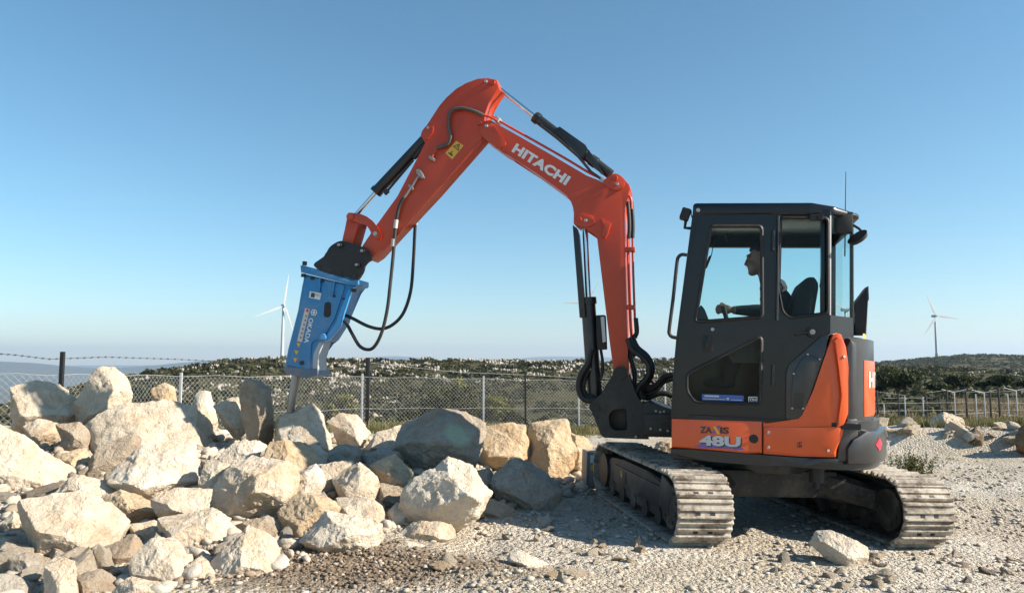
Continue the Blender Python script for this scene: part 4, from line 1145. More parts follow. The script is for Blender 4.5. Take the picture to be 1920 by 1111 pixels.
for side in (-1, 1):
    xc = 0.8 * side
    # chain links: a closed band
    bm = bmesh.new()
    for dx in (-0.05, 0.05):
        N = 84; ra = []; rb = []; rc = []; rd = []
        for k in range(N):
            (y, z), a = loop_pt(k * LOOP / N)
            ny, nz = -math.sin(a), math.cos(a)
            for lst, xx, o in ((ra, dx - 0.02, -0.006), (rb, dx + 0.02, -0.006), (rc, dx + 0.02, -0.06), (rd, dx - 0.02, -0.06)):
                lst.append(bm.verts.new((xc + xx, y + ny * o, z + nz * o + ZC)))
        for k in range(N):
            j = (k + 1) % N
            for p, q in ((ra, rb), (rb, rc), (rc, rd), (rd, ra)):
                bm.faces.new((p[k], p[j], q[j], q[k]))
    track = finish(bm, 'crawler_track', frame_black, exc)
    track.matrix_local = UR
    for k in range(PITCHN):
        (y, z), a = loop_pt((k + 0.5) * LOOP / PITCHN)
        s_ = link('track_shoe', shoe_me, track)
        s_.matrix_local = Matrix.Translation((xc, y, z + ZC)) @ Matrix.Rotation(a, 4, 'X')
    # frame between the runs
    bm = bmesh.new()
    yz = [(y_ * 0.88, z_) for y_, z_ in [(-0.86, 0.12), (-0.80, 0.085), (0.80, 0.085), (0.88, 0.12), (0.9, 0.27), (0.80, 0.345), (0.3, 0.375), (-0.3, 0.375), (-0.78, 0.34), (-0.88, 0.28)]]
    a_ = [bm.verts.new((xc - 0.14, y, z + ZC)) for y, z in yz]; b_ = [bm.verts.new((xc + 0.14, y, z + ZC)) for y, z in yz]
    bm.faces.new(a_); bm.faces.new(b_[::-1])
    for k in range(len(yz)): bm.faces.new((a_[k], b_[k], b_[(k + 1) % len(yz)], a_[(k + 1) % len(yz)]))
    bmesh.ops.bevel(bm, geom=bm.edges[:], offset=0.012, segments=2, affect='EDGES', clamp_overlap=True)
    tf = finish(bm, 'track_frame', frame_black, exc)
    tf.matrix_local = UR
    # outer side plate, slot, sticker
    sx = xc + (0.142 if side > 0 else -0.142); o_ = 0.012 * side
    bm = bmesh.new(); bm_box(bm, (sx, -0.05, 0.235 + ZC), (0.02, 1.15, 0.15), bevel=0.006); finish(bm, 'side_plate', frame_black, tf)
    bm = bmesh.new(); bm_box(bm, (sx + o_, 0.2, 0.24 + ZC), (0.004, 0.035, 0.09), bevel=0.0); finish(bm, 'slot', matte_black, tf)
    bm = bmesh.new(); bm_box(bm, (sx + o_, 0.3, 0.26 + ZC), (0.004, 0.05, 0.05)); finish(bm, 'sticker', paint('faded_yellow', (0.3, 0.24, 0.08), 0.6, 0.5) if side < 0 else MATS['faded_yellow'], tf)
    for y in (-0.58, -0.29, 0.0, 0.29, 0.58):
        cyl_obj('roller', (xc - 0.15, y, 0.1 + ZC), (xc + 0.15, y, 0.1 + ZC), 0.065, frame_black, tf)
    for nm, y in (('drive_sprocket', -TL / 2), ('idler', TL / 2)):
        bm = bmesh.new()
        bm_cyl(bm, (xc - 0.03, y, TR + ZC), (xc + 0.03, y, TR + ZC), TR - 0.03, seg=28)
        bm_cyl(bm, (xc - 0.16, y, TR + ZC), (xc + 0.16, y, TR + ZC), 0.145, seg=24)
        if nm == 'drive_sprocket':
            for q in range(9):
                a = 2 * math.pi * q / 9
                bm_cyl(bm, (xc - 0.168, y + 0.11 * math.cos(a), TR + ZC + 0.11 * math.sin(a)), (xc + 0.168, y + 0.11 * math.cos(a), TR + ZC + 0.11 * math.sin(a)), 0.012, seg=6)
        finish(bm, nm, frame_black, tf, ang=50)
    bm = bmesh.new(); bm_box(bm, (xc - 0.152 * (1 if side < 0 else -1) * 1.0, -0.75, TR + ZC + 0.06), (0.03, 0.2, 0.22), Matrix.Rotation(0.25, 3, 'X'), 0.02); finish(bm, 'sprocket_guard', frame_black, tf)
# car body between the tracks
bm = bmesh.new()
bm_box(bm, (0, 0, 0.36), (0.95, 0.8, 0.2), bevel=0.03)
for sx in (-1, 1):
    for sy in (-1, 1):
        bm_tube(bm, [(sx * 0.3, sy * 0.25, 0.38), (sx * 0.75, sy * 0.55, 0.27)], [0.11, 0.09], 8)
cb = finish(bm, 'carbody', frame_black, exc, ang=40); cb.matrix_local = UR0
bm = bmesh.new(); bm_cyl(bm, (0, 0, 0.44), (0, 0, 0.62), 0.44, seg=40); finish(bm, 'slew_ring', black, exc, ang=50)
bm = bmesh.new(); bm_cyl(bm, (0.36, -0.72, 0.44), (0.36, -0.72, 0.56), 0.05, seg=14); bm_cyl(bm, (0.36, -0.72, 0.40), (0.36, -0.72, 0.44), 0.02, seg=8); finish(bm, 'drain_plug', matte_black, exc, ang=50)
# dozer blade beyond the far ends
bm = bmesh.new()
bl = [(1.40, 0.03), (1.36, 0.12), (1.345, 0.22), (1.37, 0.33), (1.40, 0.36), (1.43, 0.36), (1.40, 0.32), (1.385, 0.22), (1.40, 0.12), (1.44, 0.02)]
a_ = [bm.verts.new((-0.99, y + 0.06, z)) for y, z in bl]; b_ = [bm.verts.new((0.99, y + 0.06, z)) for y, z in bl]
bm.faces.new(a_); bm.faces.new(b_[::-1])
for k in range(len(bl)): bm.faces.new((a_[k], b_[k], b_[(k + 1) % len(bl)], a_[(k + 1) % len(bl)]))
bld = finish(bm, 'dozer_blade', black, exc); bld.matrix_local = UR0
for sx in (-1, 1):
    bm = bmesh.new(); bm_box(bm, (sx * 1.005, 1.42, 0.19), (0.035, 0.20, 0.36), bevel=0.008); bm_box(bm, (sx * 0.94, 1.33, 0.19), (0.16, 0.02, 0.34), bevel=0.004); finish(bm, 'end_plate', grey_steel, bld)
    bm = bmesh.new(); bm_box(bm, (sx * 0.45, 0.9, 0.2), (0.09, 0.95, 0.12), bevel=0.01); finish(bm, 'blade_arm', black, bld)
bm = bmesh.new(); bm_box(bm, (-0.955, 1.3185, 0.30), (0.07, 0.002, 0.07)); finish(bm, 'sticker', paint('pale_blue_label', (0.45, 0.68, 0.78), 0.4, 0.1), bld)
bm = bmesh.new(); bm_box(bm, (-0.96, 1.3185, 0.215), (0.045, 0.002, 0.05)); finish(bm, 'sticker', yellow_p, bld)

# ------------------------------------------------------------------ driver
def ellip(bm, c, r, rot=None, sub=2):
    q = bmesh.ops.create_icosphere(bm, subdivisions=sub, radius=1.0)
    M = Matrix.Translation(Vector(c)) @ (rot.to_4x4() if rot is not None else Matrix.Identity(4)) @ Matrix.Diagonal((*r, 1))
    bmesh.ops.transform(bm, matrix=M, verts=q['verts'])
bm = bmesh.new()
P_ = lambda u, v, w=WS: p3(u, v, w)
hc = P_(1428, 481)
ellip(bm, hc + Vector((0.012, 0, 0.008)), (0.098, 0.076, 0.108), sub=3)      # skull
ellip(bm, P_(1415, 500), (0.055, 0.055, 0.062))                             # face and jaw
ellip(bm, P_(1411, 511), (0.034, 0.036, 0.026))                             # chin
bm_tube(bm, [P_(1403, 482), P_(1399.5, 491), P_(1397.5, 495.5), P_(1403, 498)], [0.008, 0.012, 0.0145, 0.010], 8)    # nose
ellip(bm, P_(1403, 479.5), (0.016, 0.05, 0.011))                              # brow
ellip(bm, P_(1405.5, 503), (0.013, 0.022, 0.007)); ellip(bm, P_(1406, 507), (0.013, 0.02, 0.007))     # lips
for s_ in (-1, 1):
    ellip(bm, P_(1433, 489, WS + s_ * 0.076), (0.018, 0.008, 0.03))            # ears
bm_tube(bm, [P_(1432, 500), P_(1440, 526)], [0.056, 0.06], 14)             # neck
tor = [P_(1442, 526), P_(1450, 540), P_(1454, 560), P_(1456, 590), P_(1460, 625), P_(1462, 640)]
for a_, rx, ry in zip(tor, (0.07, 0.10, 0.115, 0.12, 0.125, 0.12), (0.10, 0.19, 0.2, 0.185, 0.175, 0.18)):
    ellip(bm, a_, (rx, ry, 0.085))
for s_ in (-1, 1):
    sh_ = P_(1450, 540, WS + s_ * 0.2); el = P_(1441, 583, WS + s_ * 0.25); wr = P_(1374, 581, WS + s_ * 0.26); hd = P_(1362, 580, WS + s_ * 0.265)
    ellip(bm, sh_, (0.07, 0.06, 0.065))
    bm_tube(bm, [sh_, sh_.lerp(el, 0.5), el], [0.062, 0.056, 0.048], 12)
    bm_tube(bm, [el, el.lerp(wr, 0.4), wr], [0.048, 0.046, 0.03], 12)
    ellip(bm, el, (0.05, 0.046, 0.05))
    ellip(bm, hd, (0.045, 0.022, 0.036))
    for k, (dz, ln) in enumerate(((0.026, 0.05), (0.010, 0.058), (-0.006, 0.054), (-0.021, 0.044))):
        a0 = hd + Vector((-0.028, 0, dz)); y1 = -s_ * 0.018
        bm_tube(bm, [a0, a0 + Vector((-ln * 0.6, y1 * 0.4, 0.002)), a0 + Vector((-ln * 0.75, y1 * 2.0, -0.004)), a0 + Vector((-ln * 0.4, y1 * 2.8, -0.006))], [0.0105, 0.01, 0.0095, 0.0085], 8)
    bm_tube(bm, [hd + Vector((0.0, -s_ * 0.01, 0.02)), hd + Vector((-0.03, -s_ * 0.03, 0.042)), hd + Vector((-0.045, -s_ * 0.03, 0.05))], [0.013, 0.011, 0.009], 8)
    hip = P_(1462, 642, WS + s_ * 0.09); kn_ = P_(1385, 640, WS + s_ * 0.14); ft = P_(1365, 715, WS + s_ * 0.13)
    bm_tube(bm, [hip, kn_], [0.085, 0.065], 12); ellip(bm, kn_, (0.066, 0.066, 0.066))
    bm_tube(bm, [kn_, ft], [0.062, 0.045], 12)
    ellip(bm, ft + Vector((-0.06, 0, -0.02)), (0.12, 0.045, 0.04))
me = bpy.data.meshes.new('body'); bm.to_mesh(me); bm.free()
tmp = bpy.data.objects.new('tmp', me); col.objects.link(tmp)
md = tmp.modifiers.new('r', 'REMESH'); md.mode = 'VOXEL'; md.voxel_size = 0.0075; md.use_smooth_shade = True
sm = tmp.modifiers.new('s', 'SMOOTH'); sm.factor = 0.5; sm.iterations = 3
bpy.context.view_layer.update()
me2 = bpy.data.meshes.new_from_object(tmp.evaluated_get(bpy.context.evaluated_depsgraph_get()))
bpy.data.objects.remove(tmp)
foot = p3(1410, 690, WS)
me2.transform(Matrix.Translation(-foot))
me2.materials.clear(); me2.materials.append(cloth); me2.materials.append(skin)
zcol = (p3(1430, 522, WS) - foot).z; xw = (p3(1376, 581, WS) - foot).x; zw_ = (p3(1376, 596, WS) - foot).z
cen = np.empty(len(me2.polygons) * 3); me2.polygons.foreach_get('center', cen); cen = cen.reshape(-1, 3)
hx_ = (hc - foot).x
mi = (((cen[:, 2] > zcol) & (np.abs(cen[:, 1]) < 0.1) & (cen[:, 0] < hx_ + 0.13)) | ((cen[:, 0] < xw) & (cen[:, 2] > zw_))).astype(np.int32)
me2.polygons.foreach_set('material_index', mi)
person = link('person', me2)
person.matrix_world = MM @ Matrix.Translation(foot)
tag(person, 'driver with short dark hair and dark jacket seated at the levers inside the cab', 'person')
bm = bmesh.new()
ellip(bm, hc - foot + Vector((0.014, 0, 0.014)), (0.108, 0.084, 0.114), sub=4)
for v in bm.verts:
    q = v.co - (hc - foot)
    d_ = fbm(np.array([[v.co.x * 40, v.co.y * 40, v.co.z * 40]]), 2, 5)[0]
    v.co += q.normalized() * 0.003 * d_
bmesh.ops.delete(bm, geom=[v for v in bm.verts if (v.co - (hc - foot)).z < 0.025 + 0.35 * max(-0.02, -(v.co - (hc - foot)).x - 0.03) - 1.2 * max(0, min(0.09, (v.co - (hc - foot)).x))], context='VERTS')
hr = finish(bm, 'hair', hair_m, person, ang=180)
# ------------------------------------------------------------------ boulders
def ico(sub):
    bm = bmesh.new(); bmesh.ops.create_icosphere(bm, subdivisions=sub, radius=1.0)
    V = np.array([v.co[:] for v in bm.verts]); Fc = np.array([[v.index for v in f.verts] for f in bm.faces])
    bm.free(); return V / np.linalg.norm(V, axis=1, keepdims=True), Fc
ICO = {s: ico(s) for s in (1, 2, 3, 4, 5, 6)}
def rock_shape(normals, dists, sub, rnd, rough=0.05, soft=14, seed=0):
    """radial function of an intersection of half-spaces, chipped and weathered"""
    D, Fc = ICO[sub]
    N = np.asarray(normals); dd = np.asarray(dists)
    c = D @ N.T
    r = np.where(c > 1e-3, dd[None, :] / np.maximum(c, 1e-3), 1e3)
    rmin = r.min(1)
    k = soft
    rs = rmin * (1 - np.log(np.exp(-k * (r / rmin[:, None] - 1)).sum(1)) / k * 0.55)
    P = D * rs[:, None]
    sc = float(np.mean(dd))
    # slabby fracture: quantised noise steps plus fine weathering
    f1 = fbm(P / sc * 1.6 + seed * 3.1, 4, seed + 3)
    f2 = fbm(P / sc * 5.0 + seed * 1.7, 4, seed + 9)
    ridg = 1 - np.abs(fbm(P / sc * 2.4 + seed, 3, seed + 17))
    st = np.round(f1 * 3.0) / 3.0
    disp = sc * rough * (0.35 * f1 + 0.75 * st + 0.5 * f2 + 0.45 * (ridg - 0.7))
    P = P + D * disp[:, None]
    return P, Fc
ROCKS = []
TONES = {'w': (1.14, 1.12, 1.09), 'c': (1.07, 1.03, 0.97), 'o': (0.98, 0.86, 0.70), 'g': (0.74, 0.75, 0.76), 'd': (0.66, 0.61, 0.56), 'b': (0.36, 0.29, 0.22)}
def boulder(outline, tone='c', depth=None, thick=0.9, label=None, group=None, seed=0, sub=5, dz=0.0, rough=0.05, front=None, name='boulder', cat='boulder'):
    rnd = np.random.default_rng(100 + seed)
    o = np.array(outline, float)
    o = o.mean(0) + (o - o.mean(0)) * 1.2
    outline = [tuple(p) for p in o]
    cu, cv = (o[:, 0].min() + o[:, 0].max()) / 2, (o[:, 1].min() + o[:, 1].max()) / 2
    if depth is None:
        b = hit(cu, min(o[:, 1].max() - 4, 1300))
        depth = b.y + 0.12
    wpx = np.ptp(o[:, 0]); hpx = np.ptp(o[:, 1])
    half = 0.5 * min(wpx, hpx * 1.3) / F * depth * thick
    depth = depth + half * 0.4
    P3 = [at_depth(u, v, depth) for u, v in outline]
    # carry the underside down to the ground it stands on
    zlo = min(p.z for p in P3); zmid = sum(p.z for p in P3) / len(P3)
    cx_ = sum(p.x for p in P3) / len(P3)
    gz_ = float(G0(np.array([cx_]), np.array([depth]))[0]) - 0.04
    drop = min(max(zlo - gz_, 0.0), 0.32)
    for p in P3:
        if p.z < zmid: p.z -= drop * (zmid - p.z) / max(zmid - zlo, 1e-3)
    c = sum(P3, Vector()) / len(P3)
    view = (c - Vector((0, 0, CAMZ))).normalized()
    right = view.cross(Vector((0, 0, 1))).normalized(); up = right.cross(view)
    q = np.array([[(p - c).dot(right), (p - c).dot(up)] for p in P3])
    area = 0.5 * np.sum(q[:, 0] * np.roll(q[:, 1], -1) - np.roll(q[:, 0], -1) * q[:, 1])
    if area < 0: q = q[::-1]
    N = []; Dd = []
    n = len(q)
    B = np.array([right[:], up[:], view[:]])
    for k in range(n):
        a, b = q[k], q[(k + 1) % n]
        e = b - a; L = np.hypot(*e)
        if L < 1e-4: continue
        nn = np.array([e[1], -e[0]]) / L
        d0 = float(nn @ a)
        if d0 < 0.02: d0 = 0.02
        top = nn[1] > 0.3
        for lo, hi_, sg in (((0.5, 1.0) if top else (0.15, 0.85)) + (-1,), (0.1, 0.6, 1)):
            tl = rnd.uniform(lo, hi_)
            v3 = np.array([nn[0] * math.cos(tl), nn[1] * math.cos(tl), sg * math.sin(tl)])
            N.append(v3 @ B); Dd.append(d0 * math.cos(tl) * rnd.uniform(0.98, 1.05))
    for k in range(6):        # front facets
        a = rnd.uniform(-0.55, 0.55); b = rnd.uniform(-0.25, 0.75)
        v3 = np.array([math.sin(a), math.sin(b) * math.cos(a), -math.cos(a) * math.cos(b)])
        N.append(v3 @ B); Dd.append(half * rnd.uniform(0.72, 1.05))
    N.append(np.array([0, 0, 1]) @ B); Dd.append(half)
    # fresh fracture planes knocked off the corners
    D3 = ICO[3][0]
    for k in range(3):
        cc = D3 @ np.asarray(N).T
        P0 = D3 * np.where(cc > 1e-3, np.asarray(Dd)[None] / np.maximum(cc, 1e-3), 1e3).min(1)[:, None]
        nv = rnd.normal(size=3); nv /= np.linalg.norm(nv)
        if nv @ B[2] > 0.2: nv = -nv
        N.append(nv); Dd.append(float((P0 @ nv).max()) * rnd.uniform(0.70, 0.9))
    V, Fc = rock_shape(N, Dd, sub, rnd, rough, 110, seed)
    me = mesh_np(name, V, Fc, rock_m, True)
    me.set_sharp_from_angle(angle=math.radians(22)) if hasattr(me, 'set_sharp_from_angle') else None
    ob = link(name, me)
    ob.location = c + Vector((0, 0, dz))
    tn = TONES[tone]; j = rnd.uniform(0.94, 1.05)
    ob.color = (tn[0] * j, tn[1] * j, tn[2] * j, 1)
    tag(ob, label, cat, group)
    ROCKS.append((ob.location.x, ob.location.y, float(np.ptp(V[:, 0])) / 2))
    return ob
HEAP = 'broken limestone blocks in the heap'
GEN = 'broken cream limestone block wedged among the larger rocks of the heap'
R = [
 ([(31, 735), (71, 721), (128, 728), (148, 737), (160, 783), (119, 805), (53, 815), (31, 800)], 'c', 7.6, 'cube-like pale boulder with broad shaded face standing below the black fence post'),
 ([(144, 748), (183, 697), (212, 696), (236, 715), (244, 735), (232, 752), (190, 768), (159, 772)], 'c', 7.7, 'pointed pale boulder perched highest on the heap, beside the cube-like boulder'),
 ([(146, 841), (186, 797), (247, 766), (305, 757), (376, 775), (407, 797), (412, 838), (389, 862), (274, 875), (180, 875)], 'c', 6.9, 'very large smooth cream slab lying across the crown of the heap'),
 ([(49, 801), (73, 790), (106, 790), (119, 801), (106, 830), (84, 845), (57, 828)], 'c', 7.0, 'small rounded stone tucked under the cube-like boulder'),
 ([(-60, 830), (-10, 803), (26, 814), (80, 845), (146, 890), (137, 908), (102, 930), (35, 955), (-50, 960)], 'c', 5.6, 'big sloping cream slab cut by the picture edge below the cube-like boulder'),
 ([(108, 854), (159, 843), (168, 868), (155, 888), (133, 888)], 'o', 6.1, 'small ochre wedge stone between the sloping slab and the smooth cream slab'),
 ([(159, 888), (186, 845), (247, 817), (263, 828), (258, 852), (217, 890), (186, 900)], 'd', 6.0, 'rough grey-brown stone leaning on the front of the smooth cream slab'),
 ([(212, 890), (274, 845), (336, 839), (378, 850), (378, 890), (358, 920), (309, 930), (256, 951), (221, 925)], 'w', 5.35, 'large grey-white block with ridged top in front of the smooth cream slab'),
 ([(137, 900), (152, 893), (214, 908), (196, 940), (140, 945), (110, 925)], 'c', 5.2, 'flat lit slab between the sloping slab and the large grey-white ridged block'),
 ([(294, 938), (336, 917), (400, 921), (402, 938), (376, 967), (345, 978), (309, 967)], 'w', 4.85, 'flat white stone balanced below the large grey-white ridged block'),
 ([(44, 956), (88, 945), (150, 935), (199, 951), (256, 1009), (239, 1042), (194, 1070), (177, 1098), (146, 1098), (66, 1055)], 'c', 4.35, 'large wedge-shaped boulder with lit top and wide brown shaded front'),
 ([(190, 938), (221, 922), (305, 945), (309, 985), (247, 985), (205, 965)], 'o', 5.0, 'ochre shaded block underneath the large grey-white ridged block'),
 ([(309, 978), (393, 960), (444, 987), (437, 1012), (398, 1048), (354, 1048), (318, 1010)], 'w', 4.6, 'angular white block under the flat balanced stone'),
 ([(252, 1057), (283, 1018), (327, 1013), (349, 1049), (342, 1110), (315, 1110), (256, 1085)], 'c', 4.0, 'upright cream block to the right of the wedge-shaped boulder'),
 ([(398, 1066), (437, 1018), (468, 993), (508, 1013), (530, 1062), (526, 1090), (495, 1118), (424, 1108)], 'w', 4.15, 'large white cracked boulder at the foot of the heap beside brown soil'),
 ([(88, 1062), (108, 1044), (137, 1055), (146, 1125), (88, 1130)], 'c', 3.75, 'narrow upright stone in front of the wedge-shaped boulder'),
 ([(347, 1057), (380, 1042), (406, 1084), (398, 1115), (349, 1090)], 'w', 4.05, 'small block between the upright cream block and the cracked boulder'),
 ([(217, 1106), (252, 1084), (309, 1097), (335, 1130), (217, 1140)], 'w', 3.7, 'low white stone at the bottom picture edge under the upright block'),
 ([(-30, 1000), (18, 1003), (28, 1018), (0, 1046), (-30, 1050)], 'w', 4.4, 'white stone at the picture edge left of the wedge-shaped boulder'),
 ([(453, 735), (464, 715), (486, 710), (504, 726), (513, 770), (506, 815), (468, 805), (455, 766)], 'd', 7.0, 'dark upright rounded slab standing next to the breaker chisel'),
 ([(367, 748), (376, 734), (393, 737), (409, 770), (398, 778), (371, 768)], 'w', 7.6, 'leaning white stone on the crown between smooth slab and dark upright slab'),
 ([(285, 728), (305, 718), (325, 726), (336, 744), (309, 750)], 'o', 7.9, 'small stone on the crown of the heap behind the smooth cream slab'),
 ([(407, 761), (430, 750), (460, 746), (479, 775), (442, 783)], 'c', 7.3, 'pale stone just left of the dark upright slab'),
 ([(407, 863), (442, 832), (477, 823), (497, 841), (484, 866), (433, 885)], 'w', 6.0, 'grey-white ridged stone above the big square block of the heap'),
 ([(389, 867), (429, 876), (430, 907), (417, 968), (398, 960), (376, 907)], 'c', 5.3, 'tall narrow block between the ridged block and the big square block'),
 ([(419, 913), (454, 858), (493, 851), (555, 882), (553, 920), (545, 958), (516, 985), (419, 975)], 'c', 5.2, 'big square cream block in the middle of the heap with dark hollow below'),
 ([(493, 847), (512, 829), (582, 827), (596, 851), (563, 866), (516, 862)], 'o', 5.9, 'flat-topped stone with brown edge lying on the big square block'),
 ([(512, 796), (532, 777), (571, 754), (594, 756), (600, 777), (648, 816), (644, 838), (555, 830), (515, 815)], 'c', 6.95, 'sunlit boulder being struck by the breaker chisel'),
 ([(621, 789), (640, 777), (668, 781), (695, 812), (679, 832), (648, 832)], 'c', 7.3, 'pale boulder right of the struck boulder in front of the fence'),
 ([(687, 836), (710, 812), (757, 798), (762, 820), (734, 845)], 'c', 7.2, 'low pale rock left of the big grey boulder'),
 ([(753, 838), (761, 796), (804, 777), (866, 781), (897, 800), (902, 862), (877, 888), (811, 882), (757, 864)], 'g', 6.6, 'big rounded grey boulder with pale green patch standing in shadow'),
 ([(898, 800), (943, 792), (978, 800), (986, 851), (959, 872), (900, 880)], 'o', 7.5, 'square sunlit tan block right of the big grey boulder'),
 ([(982, 868), (1001, 800), (1029, 787), (1060, 789), (1073, 862), (1042, 905), (998, 884)], 'o', 7.6, 'tall broken tan boulder next to the thin black fence post'),
 ([(1063, 804), (1091, 816), (1107, 835), (1091, 862), (1069, 866)], 'o', 8.0, 'tan rock behind the tall broken tan boulder near the dozer blade'),
 ([(755, 975), (772, 913), (838, 866), (881, 886), (912, 924), (893, 962), (858, 990), (811, 985)], 'w', 5.15, 'bright white pyramid-shaped boulder at the front edge of the heap'),
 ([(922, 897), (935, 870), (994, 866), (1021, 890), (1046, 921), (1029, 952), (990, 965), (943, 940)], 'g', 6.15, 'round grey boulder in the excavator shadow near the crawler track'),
 ([(893, 967), (908, 934), (951, 948), (976, 967), (943, 986)], 'd', 5.75, 'low brown-grey rock under the round grey boulder'),
 ([(738, 1002), (772, 979), (842, 983), (850, 1004), (811, 1023), (749, 1020)], 'c', 4.95, 'flat oblong block lying before the white pyramid-shaped boulder'),
 ([(633, 900), (672, 866), (699, 878), (709, 915), (703, 940), (648, 934)], 'c', 5.55, 'upright fractured block with ochre face left of the pyramid-shaped boulder'),
 ([(586, 876), (664, 864), (660, 885), (633, 910), (600, 915)], 'c', 5.75, GEN), 
 ([(528, 962), (571, 921), (610, 928), (642, 967), (600, 985), (543, 1025), (536, 990)], 'o', 4.95, 'curved cream block with ochre underside above the brown soil'),
 ([(575, 1012), (617, 965), (687, 975), (724, 1002), (706, 1028), (625, 1045)], 'w', 4.6, 'white chipped boulder at the toe of the heap beside the flat oblong block'),
 ([(637, 932), (695, 936), (724, 959), (720, 994), (672, 990), (640, 955)], 'c', 5.1, GEN),
 ([(699, 876), (741, 858), (786, 901), (749, 930), (710, 900)], 'o', 5.8, 'rusty orange stained rock behind the pyramid-shaped boulder'),
 ([(724, 957), (741, 942), (760, 948), (759, 974), (730, 974)], 'c', 5.25, 'small rounded stone touching the left foot of the pyramid-shaped boulder'),
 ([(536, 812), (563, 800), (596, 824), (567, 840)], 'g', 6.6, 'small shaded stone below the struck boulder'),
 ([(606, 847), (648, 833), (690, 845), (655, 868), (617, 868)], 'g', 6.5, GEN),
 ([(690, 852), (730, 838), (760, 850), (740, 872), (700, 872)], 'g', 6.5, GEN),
 ([(545, 840), (590, 836), (612, 852), (600, 872), (560, 870)], 'c', 6.2, GEN),
 ([(730, 1027), (760, 1016), (792, 1020), (788, 1036), (745, 1046)], 'w', 4.75, 'thin white flake lying in front of the flat oblong block'),
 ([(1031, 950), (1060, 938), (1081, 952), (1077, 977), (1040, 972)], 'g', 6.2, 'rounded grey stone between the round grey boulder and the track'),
 ([(951, 1041), (978, 1034), (1021, 1056), (1000, 1074), (963, 1064)], 'w', 4.45, 'flat white stone lying alone on the gravel before the heap'),
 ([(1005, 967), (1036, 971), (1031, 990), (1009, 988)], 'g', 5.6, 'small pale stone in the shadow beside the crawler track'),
 ([(683, 1109), (730, 1085), (734, 1097), (703, 1116)], 'c', 4.0, 'sharp flat shard lying on the gravel at the bottom edge'),
 ([(1523, 1017), (1537, 999), (1557, 996), (1621, 1024), (1619, 1040), (1590, 1046), (1557, 1036)], 'w', 4.75, 'white chalky rock lying between the two crawler tracks'),
 ([(1215, 850), (1232, 832), (1256, 820), (1262, 842), (1258, 858)], 'o', 8.6, 'tan rock seen between the track and the orange skirt'),
 ([(1741, 803), (1753, 784), (1771, 774), (1800, 785), (1807, 803), (1784, 813)], 'c', 13.9, 'largest sunlit rock on the spoil bank by the far wire fence'),
 ([(1816, 822), (1820, 808), (1828, 804), (1842, 814), (1840, 832), (1819, 833)], 'b', 12.6, 'dark brown stone on the spoil bank right of the weed'),
 ([(1905, 818), (1912, 802), (1925, 795), (1940, 800), (1942, 834), (1910, 831)], 'b', 12.1, 'dark brown stone at the right end of the spoil bank'),
 ([(0, 985), (26, 962), (50, 980), (44, 1003), (10, 1005)], 'c', 4.7, GEN),
 ([(20, 1050), (56, 1035), (86, 1060), (80, 1090), (30, 1092)], 'g', 4.0, GEN),
 ([(-20, 1080), (30, 1075), (60, 1095), (50, 1130), (-20, 1135)], 'g', 3.7, GEN),
 ([(146, 1085), (190, 1070), (216, 1090), (205, 1125), (150, 1128)], 'd', 3.9, GEN),
 ([(200, 1030), (250, 1005), (268, 1030), (250, 1065), (215, 1075)], 'd', 4.3, GEN),
 ([(245, 985), (290, 980), (318, 1000), (300, 1022), (262, 1020)], 'c', 4.7, GEN),
 ([(440, 980), (500, 968), (528, 985), (520, 1015), (480, 1020)], 'd', 4.9, GEN),
 ([(560, 880), (590, 872), (612, 905), (590, 930), (560, 925)], 'w', 5.4, GEN),
 ([(715, 905), (750, 912), (765, 945), (735, 955), (708, 940)], 'd', 5.6, GEN),
 ([(875, 890), (915, 880), (930, 905), (915, 935), (890, 930)], 'd', 6.3, GEN),
 ([(112, 800), (150, 795), (178, 820), (165, 845), (125, 840)], 'd', 6.7, GEN),
]
for k, (ol, tone, dep, lab) in enumerate(R):
    big = max(np.ptp([p[0] for p in ol]), np.ptp([p[1] for p in ol]))
    ob_ = boulder(ol, tone, dep, 1.0, lab, HEAP if lab == GEN else None, k, 6 if big > 85 else (5 if big > 45 else 4), rough=0.055 if big > 60 else 0.065)

    if 'pale green patch' in lab:      # lichen spot on the face towards the yard
        q = at_depth(858, 812, ob_.location.y - 0.22) - ob_.location
        ob_.data.materials.clear(); ob_.data.materials.append(rock_mat('lichen_limestone', tuple(q)))

# ------------------------------------------------------------------ loose stones that can be counted
def stone_mesh(seed, sub=3):
    rnd = np.random.default_rng(seed)
    N = rnd.normal(size=(11, 3)); N /= np.linalg.norm(N, axis=1, keepdims=True)
    d = rnd.uniform(0.62, 1.0, 11)
    V, Fc = rock_shape(N, d, sub, rnd, 0.07, 70, seed)
    V = V * np.array([1.0, rnd.uniform(0.6, 0.95), rnd.uniform(0.45, 0.75)])
    V /= np.abs(V).max()
    me = mesh_np('stone', V, Fc, rock_m, True)
    me.set_sharp_from_angle(angle=math.radians(30))
    return me
SM = [stone_mesh(500 + k) for k in range(10)]
def stones(n, sampler, size, label, group, seed):
    rnd = np.random.default_rng(seed); made = 0; tries = 0
    while made < n and tries < n * 40:
        tries += 1
        x, y = sampler(rnd)
        if any((x - a) ** 2 + (y - b) ** 2 < (0.6 * r) ** 2 for a, b, r in ROCKS): continue
        s = size[0] * (size[1] / size[0]) ** (rnd.random() ** 1.6)
        o = link('stone', SM[rnd.integers(len(SM))])
        o.scale = (s, s, s)
        o.rotation_euler = (rnd.normal() * 0.25, rnd.normal() * 0.25, rnd.uniform(0, 6.28))
        o.location = (x, y, float(G(np.array([x]), np.array([y]))[0]) + s * 0.18)
        tn = TONES[rnd.choice(['w', 'c', 'c', 'o', 'g', 'd'], p=[.3, .27, .19, .12, .08, .04])]
        o.color = (*tn, 1)
        tag(o, label, 'stone', group); made += 1
